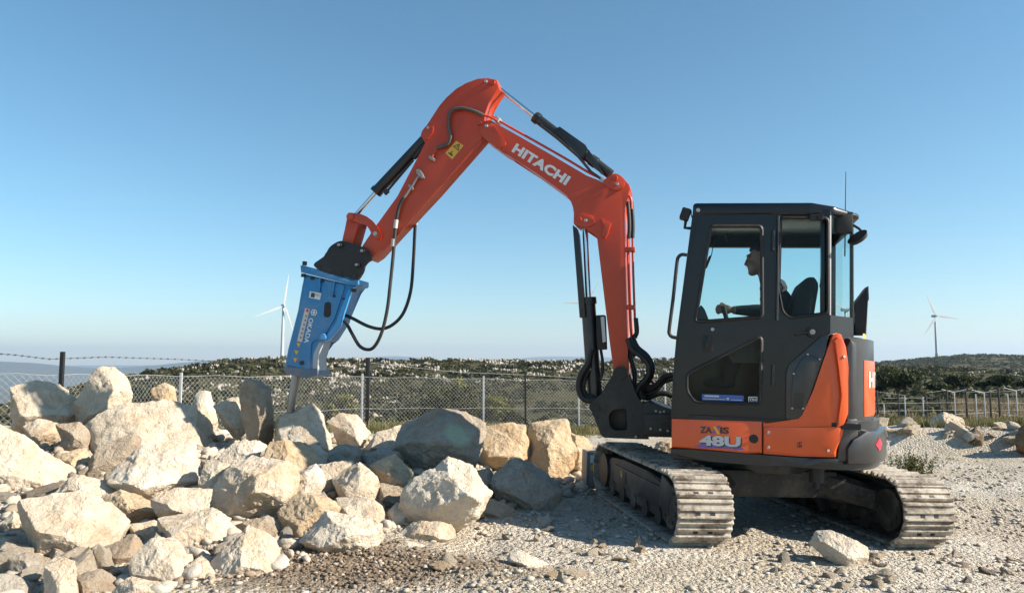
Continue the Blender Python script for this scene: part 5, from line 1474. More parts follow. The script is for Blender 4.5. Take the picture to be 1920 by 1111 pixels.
def uv_sampler(u0, u1, v0, v1):
    def f(rnd):
        p = hit(rnd.uniform(u0, u1), rnd.uniform(v0, v1)); return p.x, p.y
    return f
def heap_s(rnd):
    while True:
        u_, v_ = rnd.uniform(0, 760), rnd.uniform(770, 1105)
        if v_ < 1125 - 0.19 * u_: break
    p = hit(u_, v_); return p.x, p.y
stones(128, heap_s, (0.06, 0.19), 'small broken stone filling gaps between the heap boulders', 'small stones of the heap', 1)
stones(40, uv_sampler(260, 560, 735, 790), (0.03, 0.10), 'small stone strewn over the crown of the heap', 'small stones on the crown', 2)
stones(62, uv_sampler(760, 1240, 950, 1105), (0.02, 0.075), 'small stone lying on gravel between the heap and the crawler tracks', 'small stones before the tracks', 3)
stones(34, uv_sampler(1380, 1915, 1040, 1105), (0.02, 0.06), 'small stone lying on gravel in front of the right crawler track', 'small stones on the open gravel', 4)
stones(30, uv_sampler(1645, 1915, 792, 826), (0.07, 0.22), 'pale stone along the top of the spoil bank', 'stones on the spoil bank', 5)
stones(6, uv_sampler(1660, 1915, 838, 1000), (0.03, 0.07), 'small stone on the open dusty yard behind the right track', 'small stones on the yard', 6)

# gravel nobody could count: one mesh of tiny angular stones
def scatter_mesh(name, pts, sizes, variants, mat, seed, zs=0.6, attr=None):
    rnd = np.random.default_rng(seed)
    Vs = []; Fs = []; base = 0; At = []
    which = rnd.integers(len(variants), size=len(pts))
    for w in range(len(variants)):
        idx = np.where(which == w)[0]
        if not len(idx): continue
        V, Fc = variants[w]
        a = rnd.uniform(0, 6.283, len(idx)); ca, sa = np.cos(a), np.sin(a)
        S = sizes[idx][:, None]
        X = (V[None, :, 0] * ca[:, None] - V[None, :, 1] * sa[:, None]) * S + pts[idx, 0][:, None]
        Y = (V[None, :, 0] * sa[:, None] + V[None, :, 1] * ca[:, None]) * S + pts[idx, 1][:, None]
        Z = V[None, :, 2] * S * zs + pts[idx, 2][:, None]
        Vs.append(np.stack([X, Y, Z], 2).reshape(-1, 3))
        Fs.append((Fc[None] + (np.arange(len(idx)) * len(V))[:, None, None]).reshape(-1, Fc.shape[1]) + base)
        At.append(np.repeat(rnd.random(len(idx)), len(V)))
        base += len(idx) * len(V)
    return mesh_np(name, np.concatenate(Vs), np.concatenate(Fs), mat, False, {'tint': ('POINT', np.concatenate(At))})
def chip(seed):
    rnd = np.random.default_rng(seed); D, Fc = ICO[1]
    return D * rnd.uniform(0.55, 1.0, (len(D), 1)) * np.array([1, 0.75, 0.8]), Fc
CH = [chip(k) for k in range(8)]
t = NT('gravel_stones')
at_ = t.node('ShaderNodeAttribute'); at_.attribute_name = 'tint'
co = t.coord(); nn = t.noise(co, 60, 4, 0.6)
t.base(t.mix(t.math('MULTIPLY', nn, 0.5), t.ramp(at_.outputs['Fac'], [(0.0, (0.20, 0.165, 0.125)), (0.35, (0.36, 0.31, 0.25)), (0.7, (0.45, 0.40, 0.335)), (1.0, (0.53, 0.49, 0.43))]), (0.36, 0.31, 0.25)))
t.rough(0.95)
gstone_m = t.m
rnd = np.random.default_rng(77)
n = 26000
gxp = rnd.uniform(-6, 9, n * 3); gyp = 2.6 + 11 * rnd.random(n * 3) ** 1.7
keep = (np.abs(gxp) < gyp * 0.75 + 0.3) & (rnd.random(n * 3) < np.clip(0.35 + 0.9 * n2(gxp, gyp, 0.8, 3, 55), 0.06, 1))
gxp, gyp = gxp[keep][:n], gyp[keep][:n]
gs = 0.006 + 0.036 * rnd.random(len(gxp)) ** 3.4
gz = G(gxp, gyp) + gs * 0.2
soil_ = np.hypot((gxp + 0.95) * 0.72, (gyp - 4.35) * 1.35) < 0.6
kp_ = ~(soil_ & (rnd.random(len(gxp)) < 0.85))
gxp, gyp, gz, gs = gxp[kp_], gyp[kp_], gz[kp_], gs[kp_]
me = scatter_mesh('gravel', np.stack([gxp, gyp, gz], 1), gs, CH, gstone_m, 78, 0.5)
tag(link('gravel', me), 'loose angular limestone gravel scattered over the yard', 'gravel', kind='stuff')

# angular rubble packed between the boulders of the heap
def shard(seed):
    rnd = np.random.default_rng(seed); D, Fc = ICO[2]
    N = rnd.normal(size=(8, 3)); N /= np.linalg.norm(N, axis=1, keepdims=True); dd = rnd.uniform(0.45, 0.95, 8)
    c_ = D @ N.T; r = np.where(c_ > 1e-3, dd[None] / np.maximum(c_, 1e-3), 9).min(1)
    return D * np.minimum(r, 1.2)[:, None] * np.array([1, 0.8, 0.75]), Fc
SH = [shard(900 + k) for k in range(8)]
rx_ = rnd.uniform(-6, 0.9, 9000); ry_ = rnd.uniform(2.8, 8.8, 9000)
ok_ = (ry_ > toe(rx_) + 0.15) & (rnd.random(9000) < 0.8); rx_, ry_ = rx_[ok_], ry_[ok_]
rs_ = 0.016 + 0.06 * rnd.random(len(rx_)) ** 2.4
t = NT('rubble_stone'); at_ = t.node('ShaderNodeAttribute'); at_.attribute_name = 'tint'; co = t.coord(); nn = t.noise(co, 22, 6, 0.7)
t.base(t.mix(t.math('MULTIPLY', nn, 0.6), t.ramp(at_.outputs['Fac'], [(0.0, (0.26, 0.19, 0.12)), (0.3, (0.40, 0.34, 0.265)), (0.7, (0.50, 0.44, 0.36)), (1.0, (0.58, 0.53, 0.46))]), (0.34, 0.285, 0.22))); t.rough(0.95); t.bump(nn, 0.6, 0.02)
tag(link('rubble', scatter_mesh('rubble', np.stack([rx_, ry_, G(rx_, ry_) + rs_ * 0.3], 1), rs_, SH, t.m, 80, 0.9)), 'angular limestone rubble packed between the boulders of the heap', 'rubble', kind='stuff')
# crumbly brown clods of the dug soil
t = NT('soil_clods'); at_ = t.node('ShaderNodeAttribute'); at_.attribute_name = 'tint'
t.base(t.ramp(at_.outputs['Fac'], [(0.0, (0.11, 0.078, 0.05)), (0.8, (0.24, 0.18, 0.125)), (1.0, (0.42, 0.36, 0.29))])); t.rough(0.95)
cx_ = -0.95 + rnd.normal(size=3200) * 0.42; cy_ = 4.35 + rnd.normal(size=3200) * 0.24
cs_ = 0.004 + 0.022 * rnd.random(3200) ** 3.5
tag(link('soil_clods', scatter_mesh('soil_clods', np.stack([cx_, cy_, G(cx_, cy_) + cs_ * 0.2], 1), cs_, CH, t.m, 79, 0.7)), 'crumbly brown soil dug up at the foot of the heap', 'soil', kind='stuff')
# ------------------------------------------------------------------ fence along the heap
FP = [(-260, 8.2), (120, 9.4), (343, 11.8), (691, 15.3), (985, 16.9), (1084, 17.4), (1290, 18.2), (1500, 19.5)]
TOPV = {-260: 698, 120: 702, 343: 704, 691: 706, 985: 711, 1084: 713, 1290: 716, 1500: 722}
def fence_pt(u):
    us = [p[0] for p in FP]
    # straight runs between corner posts in the ground plane
    k = max(i for i in range(len(us) - 1) if us[i] <= u) if u > us[0] else 0
    (u0, y0), (u1, y1) = FP[k], FP[k + 1]
    x0, x1 = (u0 - 960) / F * y0, (u1 - 960) / F * y1
    a = (u - 960) / F
    t_ = (a * y0 - x0) / ((x1 - x0) - a * (y1 - y0))
    X, Y = x0 + (x1 - x0) * t_, y0 + (y1 - y0) * t_
    tv = np.interp(u, list(TOPV), list(TOPV.values()))
    return X, Y, CAMZ + (HORIZON - tv) / F * Y
fence = empty('chain_link_fence', (fence_pt(343)[0], fence_pt(343)[1], 0))
tag(fence, 'galvanised chain-link fence with black and white posts running behind the rock heap', 'fence')
fo = Vector(fence.location)
def fpost(u, top_v, mat, wdt, name, ext=1.45):
    X, Y, zt_ = fence_pt(u)
    z1 = CAMZ + (HORIZON - top_v) / F * Y
    bm = bmesh.new()
    bm_box(bm, Vector((X, Y, z1 - ext / 2)) - fo, (wdt, wdt * 0.8, ext), bevel=wdt * 0.12)
    return finish(bm, name, mat, fence)
for u, tv, w in ((120, 659, 0.05), (691, 670, 0.085), (985, 696, 0.042), (1310, 700, 0.045)):
    fpost(u, tv, post_black, w, 'black_post', 2.0)
for u, tv, w in ((-150, 698, 0.04), (343, 698, 0.042), (681, 700, 0.04), (907, 704, 0.04), (1084, 711, 0.04), (1245, 715, 0.04)):
    fpost(u, tv, galv, w, 'galvanised_post', 1.5)
def wire(name, P, r, mat=galv):
    return tube_obj(name, [Vector(p) - fo for p in P], r, mat, fence, 4)
def wire_run(u0, u1, f, n=14):
    out = []
    for k in range(n + 1):
        u = u0 + (u1 - u0) * k / n
        X, Y, zt_ = fence_pt(u); out.append((X, Y, CAMZ + (HORIZON - f(u)) / F * Y))
    return out
mh = 1.22
def zz(u): return fence_pt(u)
for fr_, nm in ((0.0, 'top_wire'), (0.52, 'mid_wire'), (1.0, 'bottom_wire')):
    wire(nm, [(zz(u)[0], zz(u)[1], zz(u)[2] - mh * fr_ + 0.012 * math.sin(u * 0.05)) for u in np.linspace(-250, 1450, 60)], 0.0032)
wire('strand_wire', wire_run(697, 985, lambda u: float(np.interp(u, [697, 790, 860, 985], [680, 690, 697, 702]))), 0.0035)
wire('strand_wire', wire_run(985, 1300, lambda u: float(np.interp(u, [985, 1090, 1300], [702, 708, 712]))), 0.0035)
bwf = lambda u: float(np.interp(u, [-200, 0, 30, 95, 120, 200, 330, 430, 560, 691], [655, 663, 665, 673, 672, 669, 673, 678, 680, 676]))
bw = wire('barbed_wire', wire_run(-200, 691, bwf, 50), 0.0025, bracket_m)
bm = bmesh.new()
for u in np.arange(-190, 560, 13.0):
    X, Y, zt_ = fence_pt(u); c = Vector((X, Y, CAMZ + (HORIZON - bwf(u)) / F * Y)) - fo
    bm_cyl(bm, c + Vector((-0.016, 0, -0.008)), c + Vector((0.016, 0.004, 0.008)), 0.004, seg=4)
    bm_cyl(bm, c + Vector((-0.008, 0, 0.016)), c + Vector((0.008, 0.004, -0.016)), 0.003, seg=4)
tag(finish(bm, 'barbs', bracket_m, bw), kind='stuff')
wire_m = paint('mesh_wire', (0.42, 0.43, 0.43), 0.5, 0.1, coat=0, metal=0.2)
# woven mesh: crossing diagonal wires, one part for each bay
def bay(u0, u1, dia=0.082):
    X0, Y0, Z0 = fence_pt(u0); X1, Y1, Z1 = fence_pt(u1 - 1e-3)
    A0 = np.array([X0, Y0]); A1 = np.array([X1, Y1]); L = np.linalg.norm(A1 - A0); dr = (A1 - A0) / L; nr = np.array([-dr[1], dr[0]])
    V = []; Q = []
    r = 0.0020
    k0 = int(-mh / dia) - 1
    for sg in (1, -1):
        for k in range(k0, int((L + mh) / dia) + 1):
            s = k * dia
            # wire runs from (s, bottom) to (s + sg*mh, top) clipped to [0, L]
            ta, tb = 0.0, 1.0
            for lim, up in ((0, False), (L, True)):
                pass
            sa, sb2 = s, s + sg * mh
            if sg > 0: ta = max(0, (0 - sa) / mh); tb = min(1, (L - sa) / mh)
            else: ta = max(0, (sa - L) / mh); tb = min(1, (sa - 0) / mh)
            if tb - ta < 0.02: continue
            b0 = len(V)
            for tt_ in (ta, tb):
                ss = sa + sg * mh * tt_
                p = A0 + dr * ss; zt_ = Z0 + (Z1 - Z0) * ss / L
                zc_ = zt_ - mh + mh * tt_
                off = nr * 0.002 * sg
                for dx_, dz_ in ((r, 0), (-r * 0.5, r * 0.87), (-r * 0.5, -r * 0.87)):
                    V.append((p[0] + off[0] + nr[0] * dx_ - fo.x, p[1] + off[1] + nr[1] * dx_ - fo.y, zc_ + dz_ - fo.z))
            for q in range(3):
                Q.append((b0 + q, b0 + (q + 1) % 3, b0 + 3 + (q + 1) % 3, b0 + 3 + q))
    link('wire_mesh', mesh_np('wire_mesh', np.array(V), np.array(Q), wire_m), fence)
for a, b in ((-260, 120), (120, 343), (343, 691), (691, 985), (985, 1084), (1084, 1290), (1290, 1500)):
    bay(a, b)

# ------------------------------------------------------------------ far wire fence at the right
rf = empty('wire_fence', at_depth(1750, 800, 21)); tag(rf, 'wire fence of black and pale posts with T tops beyond the spoil bank', 'fence')
ro = Vector(rf.location)
def rdep(u): return float(np.interp(u, [1640, 1730, 1745, 1920, 2100], [19.0, 20.5, 21.5, 22.5, 24]))
def rpost(u, v0, v1, w, mat, name):
    Y = rdep(u); a = at_depth(u, v1, Y); b = at_depth(u, v0, Y)
    bm = bmesh.new(); z0 = min(a.z, -0.75)
    bm_box(bm, Vector((b.x, Y, (b.z + z0) / 2)) - ro, (w, w, b.z - z0), bevel=0.004)
    return finish(bm, name, mat, rf)
for u, v0, v1 in ((1644, 731, 786), (1684, 738, 801), (1736, 741, 794), (1761, 741, 778), (1775, 730, 774), (1811, 733, 774), (1856, 734, 774), (1872, 727, 780)):
    rpost(u, v0, v1, 0.04, post_black, 'black_post')
for u, v0, v1 in ((1657, 757, 798), (1696, 742, 790), (1730, 743, 790), (1789, 735, 780), (1829, 738, 790), (1845, 736, 782), (1889, 737, 790), (1905, 732, 790)):
    p_ = rpost(u, v0, v1, 0.026, wire_m, 'galvanised_post')
    if u in (1789, 1845, 1905):
        Y = rdep(u)
        c = at_depth(u, v0, Y) - ro
        bm = bmesh.new()
        for sx in (-1, 1): bm_cyl(bm, c, c + Vector((sx * 0.36, 0, 0.085)), 0.008, seg=6)
        finish(bm, 'top_arm', galv, p_)
def rwire(pts, r=0.0026, nm='wire'):
    tube_obj(nm, [at_depth(u, v, rdep(u)) - ro for u, v in pts], r, wire_m, rf, 4)
rwire([(1640, 733), (1684, 739), (1700, 741)]); rwire([(1657, 746), (1750, 745)]); rwire([(1657, 792), (1736, 792)])
rwire([(1736, 736), (1775, 731), (1811, 734), (1856, 735), (1920, 731), (2000, 731)])
rwire([(1790, 776), (1820, 775), (1850, 773), (1862, 772), (1880, 777), (1920, 780), (2000, 780)], 0.005)
rwire([(1640, 756), (1800, 754), (2000, 756)], 0.003); rwire([(1640, 770), (1800, 768), (2000, 768)], 0.003)

# ------------------------------------------------------------------ vegetation
def leaf_mat(name, c0, c1, c2):
    t = NT(name)
    at_ = t.node('ShaderNodeAttribute'); at_.attribute_name = 'tint'
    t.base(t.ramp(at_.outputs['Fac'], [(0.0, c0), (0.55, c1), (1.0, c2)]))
    t.rough(0.7); t.b.inputs['Specular IOR Level'].default_value = 0.25
    t.b.inputs['Subsurface Weight'].default_value = 0.0
    trn = t.node('ShaderNodeBsdfTranslucent'); mx = t.node('ShaderNodeMixShader'); mx.inputs[0].default_value = 0.25
    t.lk(t.ramp(at_.outputs['Fac'], [(0.0, c0), (0.55, c1), (1.0, c2)]), trn.inputs[0])
    t.lk(t.b.outputs[0], mx.inputs[1]); t.lk(trn.outputs[0], mx.inputs[2]); t.lk(mx.outputs[0], t.out.inputs[0])
    return t.m
leaf_g = leaf_mat('scrub_leaves', (0.032, 0.038, 0.02), (0.064, 0.068, 0.034), (0.11, 0.105, 0.058))
leaf_y = leaf_mat('broom_leaves', (0.09, 0.10, 0.02), (0.16, 0.16, 0.035), (0.24, 0.22, 0.085))
leaf_b = leaf_mat('bush_leaves', (0.014, 0.022, 0.008), (0.036, 0.045, 0.014), (0.08, 0.082, 0.026))
pine_l = leaf_mat('pine_needles', (0.022, 0.034, 0.014), (0.05, 0.066, 0.024), (0.09, 0.098, 0.036))
grass_m = leaf_mat('grass_blades', (0.10, 0.095, 0.035), (0.16, 0.15, 0.055), (0.30, 0.26, 0.13))
dry_m = leaf_mat('dry_grass', (0.17, 0.125, 0.07), (0.26, 0.2, 0.12), (0.36, 0.29, 0.19))
bark = paint('bark', (0.09, 0.065, 0.045), 0.9, 0.3, coat=0)
def leaves(centers, sz_, rnd, asp=0.5):
    """one bent quad for each leaf at the given points"""
    n = len(centers)
    d = rnd.normal(size=(n, 3)); d /= np.linalg.norm(d, axis=1, keepdims=True)
    e = rnd.normal(size=(n, 3)); e -= (e * d).sum(1, keepdims=True) * d; e /= np.linalg.norm(e, axis=1, keepdims=True)
    s = (sz_ * rnd.uniform(0.6, 1.3, n))[:, None]
    V = np.stack([centers - d * s, centers + e * s * asp, centers + d * s, centers - e * s * asp], 1).reshape(-1, 3)
    Q = np.arange(4 * n).reshape(n, 4)
    return V, Q
def crown_points(n, rx, ry, rz, rnd, lobes=9, flat=0.0):
    C = rnd.normal(size=(lobes, 3)); C /= np.linalg.norm(C, axis=1, keepdims=True); C *= rnd.uniform(0.3, 0.75, (lobes, 1)); C[:, 2] = C[:, 2] * 0.8
    rr = rnd.uniform(0.28, 0.5, lobes)
    k = rnd.integers(lobes, size=n)
    d = rnd.normal(size=(n, 3)); d /= np.linalg.norm(d, axis=1, keepdims=True)
    r = rr[k] * rnd.random(n) ** 0.35
    P = C[k] + d * r[:, None]
    P = P + 0.10 * np.stack([vnoise(P * 5 + q * 9, 40 + q) for q in range(3)], 1)
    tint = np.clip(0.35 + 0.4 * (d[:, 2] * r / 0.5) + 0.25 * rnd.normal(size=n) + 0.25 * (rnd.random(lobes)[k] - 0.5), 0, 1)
    return P * np.array([rx, ry, rz]), tint
def plant(name, loc, rx, ry, rz, n, leaf, mat, label, cat, seed, trunk=None, group=None, asp=0.5, lobes=9, sink=0.0):
    rnd = np.random.default_rng(seed)
    root = empty(name, loc)
    P, tn = crown_points(n, rx, ry, rz, rnd, lobes)
    h0 = (trunk if trunk else rz * 0.75)
    P[:, 2] += h0
    V, Q = leaves(P, leaf, rnd, asp)
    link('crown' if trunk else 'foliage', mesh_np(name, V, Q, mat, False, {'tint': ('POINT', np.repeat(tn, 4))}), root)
    bm = bmesh.new()
    tr_ = max(0.02, rx * 0.07)
    bm_tube(bm, [(0, 0, -0.6), (0.02, 0, h0 * 0.5), (0.05, 0.02, h0)], [tr_ * 1.3, tr_, tr_ * 0.5], 8)
    for k in range(6):
        q = P[rnd.integers(len(P))] * np.array([0.7, 0.7, 1.0])
        st_ = Vector((0.02, 0, h0 * rnd.uniform(0.35, 0.8)))
        bm_tube(bm, [st_, st_.lerp(Vector(q), 0.5) + Vector((0, 0, 0.05 * rz)), Vector(q)], [tr_ * 0.55, tr_ * 0.35, tr_ * 0.15], 5)
    finish(bm, 'trunk' if trunk else 'stem', bark, root)
    return tag(root, label, cat, group)
def hill_pt(u, d):
    a = math.atan((u - 960) / F); x, y = d * math.sin(a), d * math.cos(a)
    return (x, y, float(hill(np.array([x]), np.array([y]))[0]))
def px_m(p, Y): return p / F * Y
def bush(u, v_top, v_bot, wpx, Y, mat, label, seed, n=4000, leaf=0.08, cat='bush', lobes=10):
    b = at_depth(u, v_bot, Y); zt_ = at_depth(u, v_top, Y).z
    gz_ = hill_pt(u, Y)[2] if Y > 18 else float(G0(np.array([b.x]), np.array([b.y]))[0])
    h = zt_ - gz_
    return plant('bush', (b.x, Y, gz_), px_m(wpx, Y) * 0.62, px_m(wpx, Y) * 0.55, h * 0.62, n, leaf, mat, label, cat, seed, lobes=lobes)
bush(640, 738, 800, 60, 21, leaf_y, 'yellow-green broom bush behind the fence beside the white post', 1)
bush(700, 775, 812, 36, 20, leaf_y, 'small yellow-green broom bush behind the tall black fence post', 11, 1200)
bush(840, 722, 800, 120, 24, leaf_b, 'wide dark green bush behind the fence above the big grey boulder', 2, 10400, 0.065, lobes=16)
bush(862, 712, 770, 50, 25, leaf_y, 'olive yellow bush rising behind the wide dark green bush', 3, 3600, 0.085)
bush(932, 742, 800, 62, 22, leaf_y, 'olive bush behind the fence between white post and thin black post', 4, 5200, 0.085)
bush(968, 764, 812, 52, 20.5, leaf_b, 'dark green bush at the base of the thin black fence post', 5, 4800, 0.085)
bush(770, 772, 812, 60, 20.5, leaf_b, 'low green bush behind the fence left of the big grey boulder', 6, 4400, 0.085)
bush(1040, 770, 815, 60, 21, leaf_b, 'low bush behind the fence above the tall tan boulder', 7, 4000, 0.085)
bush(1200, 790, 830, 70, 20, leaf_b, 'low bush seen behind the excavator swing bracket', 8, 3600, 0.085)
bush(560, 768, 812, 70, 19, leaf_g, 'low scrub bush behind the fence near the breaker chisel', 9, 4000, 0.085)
weed_m = leaf_mat('weed_leaves', (0.05, 0.055, 0.015), (0.10, 0.10, 0.025), (0.17, 0.15, 0.05))
# weed clump by the right track
wp = hit(1710, 888)
root = empty('weed', wp); rnd = np.random.default_rng(3)
V = []; Q = []; T = []
for k in range(80):
    a = rnd.uniform(0, 6.28); ln = rnd.uniform(0.14, 0.36); lean = rnd.uniform(0.2, 1.0)
    b0 = np.array([rnd.normal() * 0.13, rnd.normal() * 0.08, -0.01]); dr = np.array([math.cos(a) * lean, math.sin(a) * lean, 1.0]); dr /= np.linalg.norm(dr)
    for q in range(26):
        s = ln * (q + 1) / 26
        c = b0 + dr * s + np.array([0, 0, -0.25 * s * s * lean]) + rnd.normal(size=3) * 0.006
        e = rnd.normal(size=3); e /= np.linalg.norm(e); f = np.cross(e, dr); f /= np.linalg.norm(f)
        i0 = len(V); V += [c - e * 0.002, c + f * 0.008 + e * 0.012, c + e * 0.030, c - f * 0.008 + e * 0.012]; Q.append((i0, i0 + 1, i0 + 2, i0 + 3)); T += [rnd.random()] * 4
link('foliage', mesh_np('weed', np.array(V), np.array(Q), weed_m, False, {'tint': ('POINT', np.array(T) * 0.7)}), root)
tag(root, 'spiky olive-green weed growing from the gravel behind the right track', 'weed')
# trees on the right
def tree(u, v_top, v_bot, wpx, Y, label, seed, n=4200, mat=None, leaf=0.10, lobes=14, group=None):
    b = at_depth(u, v_bot, Y); zt_ = at_depth(u, v_top, Y).z
    gz_ = hill_pt(u, Y)[2]; h = zt_ - gz_
    return plant('tree', (b.x, Y, gz_), px_m(wpx, Y) * 0.58, px_m(wpx, Y) * 0.5, h * 0.42, n, leaf, mat or pine_l, label, 'tree', seed, trunk=h * 0.62, lobes=lobes, group=group)
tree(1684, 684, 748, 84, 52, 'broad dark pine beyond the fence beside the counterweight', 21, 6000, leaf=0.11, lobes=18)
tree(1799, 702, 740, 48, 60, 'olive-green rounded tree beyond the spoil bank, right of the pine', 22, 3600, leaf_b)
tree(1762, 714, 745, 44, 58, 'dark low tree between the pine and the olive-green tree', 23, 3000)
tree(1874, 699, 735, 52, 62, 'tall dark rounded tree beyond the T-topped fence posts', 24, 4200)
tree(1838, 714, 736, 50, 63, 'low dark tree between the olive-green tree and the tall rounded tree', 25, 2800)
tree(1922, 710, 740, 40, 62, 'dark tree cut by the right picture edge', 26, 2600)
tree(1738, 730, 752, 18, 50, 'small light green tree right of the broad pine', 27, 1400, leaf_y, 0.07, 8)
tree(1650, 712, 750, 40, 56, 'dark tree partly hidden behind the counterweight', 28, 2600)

# scrub on the hills: one mesh of leafy tufts, one of pale outcrops
def tuft(seed, n=34):
    rnd = np.random.default_rng(seed)
    d = rnd.normal(size=(n, 3)); d[:, 2] = np.abs(d[:, 2]) ; d /= np.linalg.norm(d, axis=1, keepdims=True)
    P = d * rnd.uniform(0.45, 0.95, (n, 1)) * np.array([1, 1, 0.85])
    V, Q = leaves(P, 0.26, rnd, 0.7)
    return V, Q
TU = [tuft(k) for k in range(7)]
def polar_scatter(n, u0, u1, d0, d1, seed, dens=None):
    rnd = np.random.default_rng(seed)
    u = rnd.uniform(u0, u1, n); d = d0 * (d1 / d0) ** (rnd.random(n) ** 0.8)
    a = np.arctan((u - 960) / F); x, y = d * np.sin(a), d * np.cos(a)
    if dens is not None:
        k = rnd.random(n) < dens(x, y, u, d); x, y, u, d = x[k], y[k], u[k], d[k]
    return x, y, u, d, rnd
x, y, u, d, rnd = polar_scatter(30000, -150, 1760, 19, 205, 5, lambda x, y, u, d: np.clip(0.55 + 0.9 * n2(x, y, 6, 3, 61), 0.05, 1))
s = (0.26 + 0.6 * rnd.random(len(x)) ** 2) * (0.8 + d / 140)
tag(link('scrub', scatter_mesh('scrub', np.stack([x, y, hill(x, y) - 0.05], 1), s, TU, leaf_g, 6, 0.85)), 'dense evergreen scrub covering the hillside behind the fence', 'scrub', kind='stuff')
x, y, u, d, rnd = polar_scatter(16000, 1500, 2100, 60, 1000, 8, lambda x, y, u, d: np.clip(0.6 + 0.8 * n2(x, y, 30, 3, 62), 0.05, 1))
s = (0.5 + 0.8 * rnd.random(len(x)) ** 2) * (0.6 + d / 330)
tag(link('scrub', scatter_mesh('scrub', np.stack([x, y, hill(x, y) - 0.1], 1), s, TU, leaf_g, 9, 0.8)), 'dark scrub covering the far hill below the right wind turbine', 'scrub', kind='stuff')
def slabv(seed):
    """jagged cluster of three fused shards"""
    rnd = np.random.default_rng(seed); D, Fc = ICO[1]
    Vs = []; Fs = []
    for q in range(3):
        V = D * rnd.uniform(0.45, 1.1, (len(D), 1)) * np.array([0.62, 0.55, 0.85]) * rnd.uniform(0.6, 1.0) + np.array([rnd.normal() * 0.55, rnd.normal() * 0.4, rnd.uniform(-0.3, 0.1)])
        Fs.append(Fc + len(D) * q); Vs.append(V)
    return np.concatenate(Vs), np.concatenate(Fs)
SL = [slabv(k) for k in range(8)]
t = NT('outcrop_limestone')
at_ = t.node('ShaderNodeAttribute'); at_.attribute_name = 'tint'; co = t.coord(); nn = t.noise(co, 2.5, 6, 0.7)
t.base(t.mix(nn, t.ramp(at_.outputs['Fac'], [(0, (0.20, 0.175, 0.145)), (1, (0.37, 0.33, 0.285))]), (0.40, 0.36, 0.31))); t.rough(0.95)
t.bump(nn, 0.6, 0.3)
outc = t.m
def oden(x, y, u, d):
    v = HORIZON - (hill(x, y) - CAMZ) / d * F
    band = np.exp(-((u - 960) / 110) ** 2 - ((d - 155) / 26) ** 2) * 1.1 + np.exp(-((u - 640) / 170) ** 2 - ((d - 118) / 26) ** 2) * 1.0 + np.exp(-((u - 1040) / 60) ** 2 - ((d - 75) / 7) ** 2) * 0.9 + np.exp(-((u - 1230) / 60) ** 2 - ((d - 120) / 20) ** 2) + 0.8 * np.exp(-((u - 300) / 160) ** 2 - ((d - 95) / 16) ** 2) + 0.10
    return np.clip(1.5 * (band - 0.07) * (-0.15 + 2.4 * n2(x, y, 4, 3, 63)), 0, 1)
x, y, u, d, rnd = polar_scatter(24000, -100, 1500, 30, 185, 15, oden)
s = (0.10 + 0.42 * rnd.random(len(x)) ** 2.0) * (0.45 + d / 190) * (1 + 0.45 * smooth(95, 150, d))
tag(link('outcrop', scatter_mesh('outcrop', np.stack([x, y, hill(x, y) + s * 0.15 + 0.45 * smooth(90, 140, d)], 1), s, SL, outc, 16, 1.0)), 'pale weathered limestone outcrops breaking through the hillside scrub', 'outcrop', kind='stuff')
x, y, u, d, rnd = polar_scatter(2600, 1640, 2000, 85, 160, 17, lambda x, y, u, d: np.clip(np.exp(-((u - 1728) / 26) ** 2 - ((d - 110) / 30) ** 2) * 1.2 + np.exp(-((u - 1818) / 16) ** 2 - ((d - 140) / 20) ** 2) + 0.03, 0, 1) * np.clip(0.4 + 1.4 * n2(x, y, 5, 3, 64), 0, 1))
s = 0.15 + 0.4 * rnd.random(len(x)) ** 2
tag(link('outcrop', scatter_mesh('outcrop', np.stack([x, y, hill(x, y) + s * 0.1], 1), s, SL, outc, 18, 1.0)), 'pale outcrops on the slope between the pine and the right turbine', 'outcrop', kind='stuff')
# grass along the fence foot and the dry field at the right
def blade(seed, n=9):
    rnd = np.random.default_rng(seed); V = []; Q = []
    for k in range(n):
        a = rnd.uniform(0, 6.28); l = rnd.uniform(0.5, 1.0); b = rnd.normal(size=2) * 0.22; w = 0.03
        t1 = np.array([math.cos(a), math.sin(a)]) * 0.3 * l
        i0 = len(V); V += [(b[0] - w, b[1], 0), (b[0] + w, b[1], 0), (b[0] + t1[0] + w * 0.4, b[1] + t1[1], l), (b[0] + t1[0] - w * 0.4, b[1] + t1[1], l)]; Q.append((i0, i0 + 1, i0 + 2, i0 + 3))
    return np.array(V), np.array(Q)
BL = [blade(k) for k in range(6)]
def both(x, y):
    g = G(x, y); h_ = hill(x, y)
    return np.where(y < 17.8, g, np.maximum(h_, -9))
rnd = np.random.default_rng(31)
uu = rnd.uniform(-250, 1500, 9000); off = rnd.normal(size=9000) * 0.7 + 0.3
xy = np.array([fence_pt(q)[:2] for q in uu])
x, y = xy[:, 0], xy[:, 1] + off
s = 0.10 + 0.18 * rnd.random(len(x)) ** 2
tag(link('grass', scatter_mesh('grass', np.stack([x, y, both(x, y) - 0.02], 1), s, BL, grass_m, 32, 1.0)), 'rough green grass growing along the foot of the chain-link fence', 'grass', kind='stuff')
x = rnd.uniform(6.0, 16, 5000); y = np.interp(x, [5.2, 6.2, 9.5, 14], [13.9, 13.4, 12.3, 11.5]) + 0.9 + 3.5 * rnd.random(5000); 
s = 0.08 + 0.16 * rnd.random(len(x))
tag(link('grass', scatter_mesh('grass', np.stack([x, y, both(x, y) - 0.02], 1), s, BL, grass_m, 33, 1.0)), 'green grass strip behind the spoil bank', 'grass', kind='stuff')
x, y, u, d, rnd = polar_scatter(16000, 1560, 2150, 18, 52, 34)
s = 0.16 + 0.28 * rnd.random(len(x)) ** 2
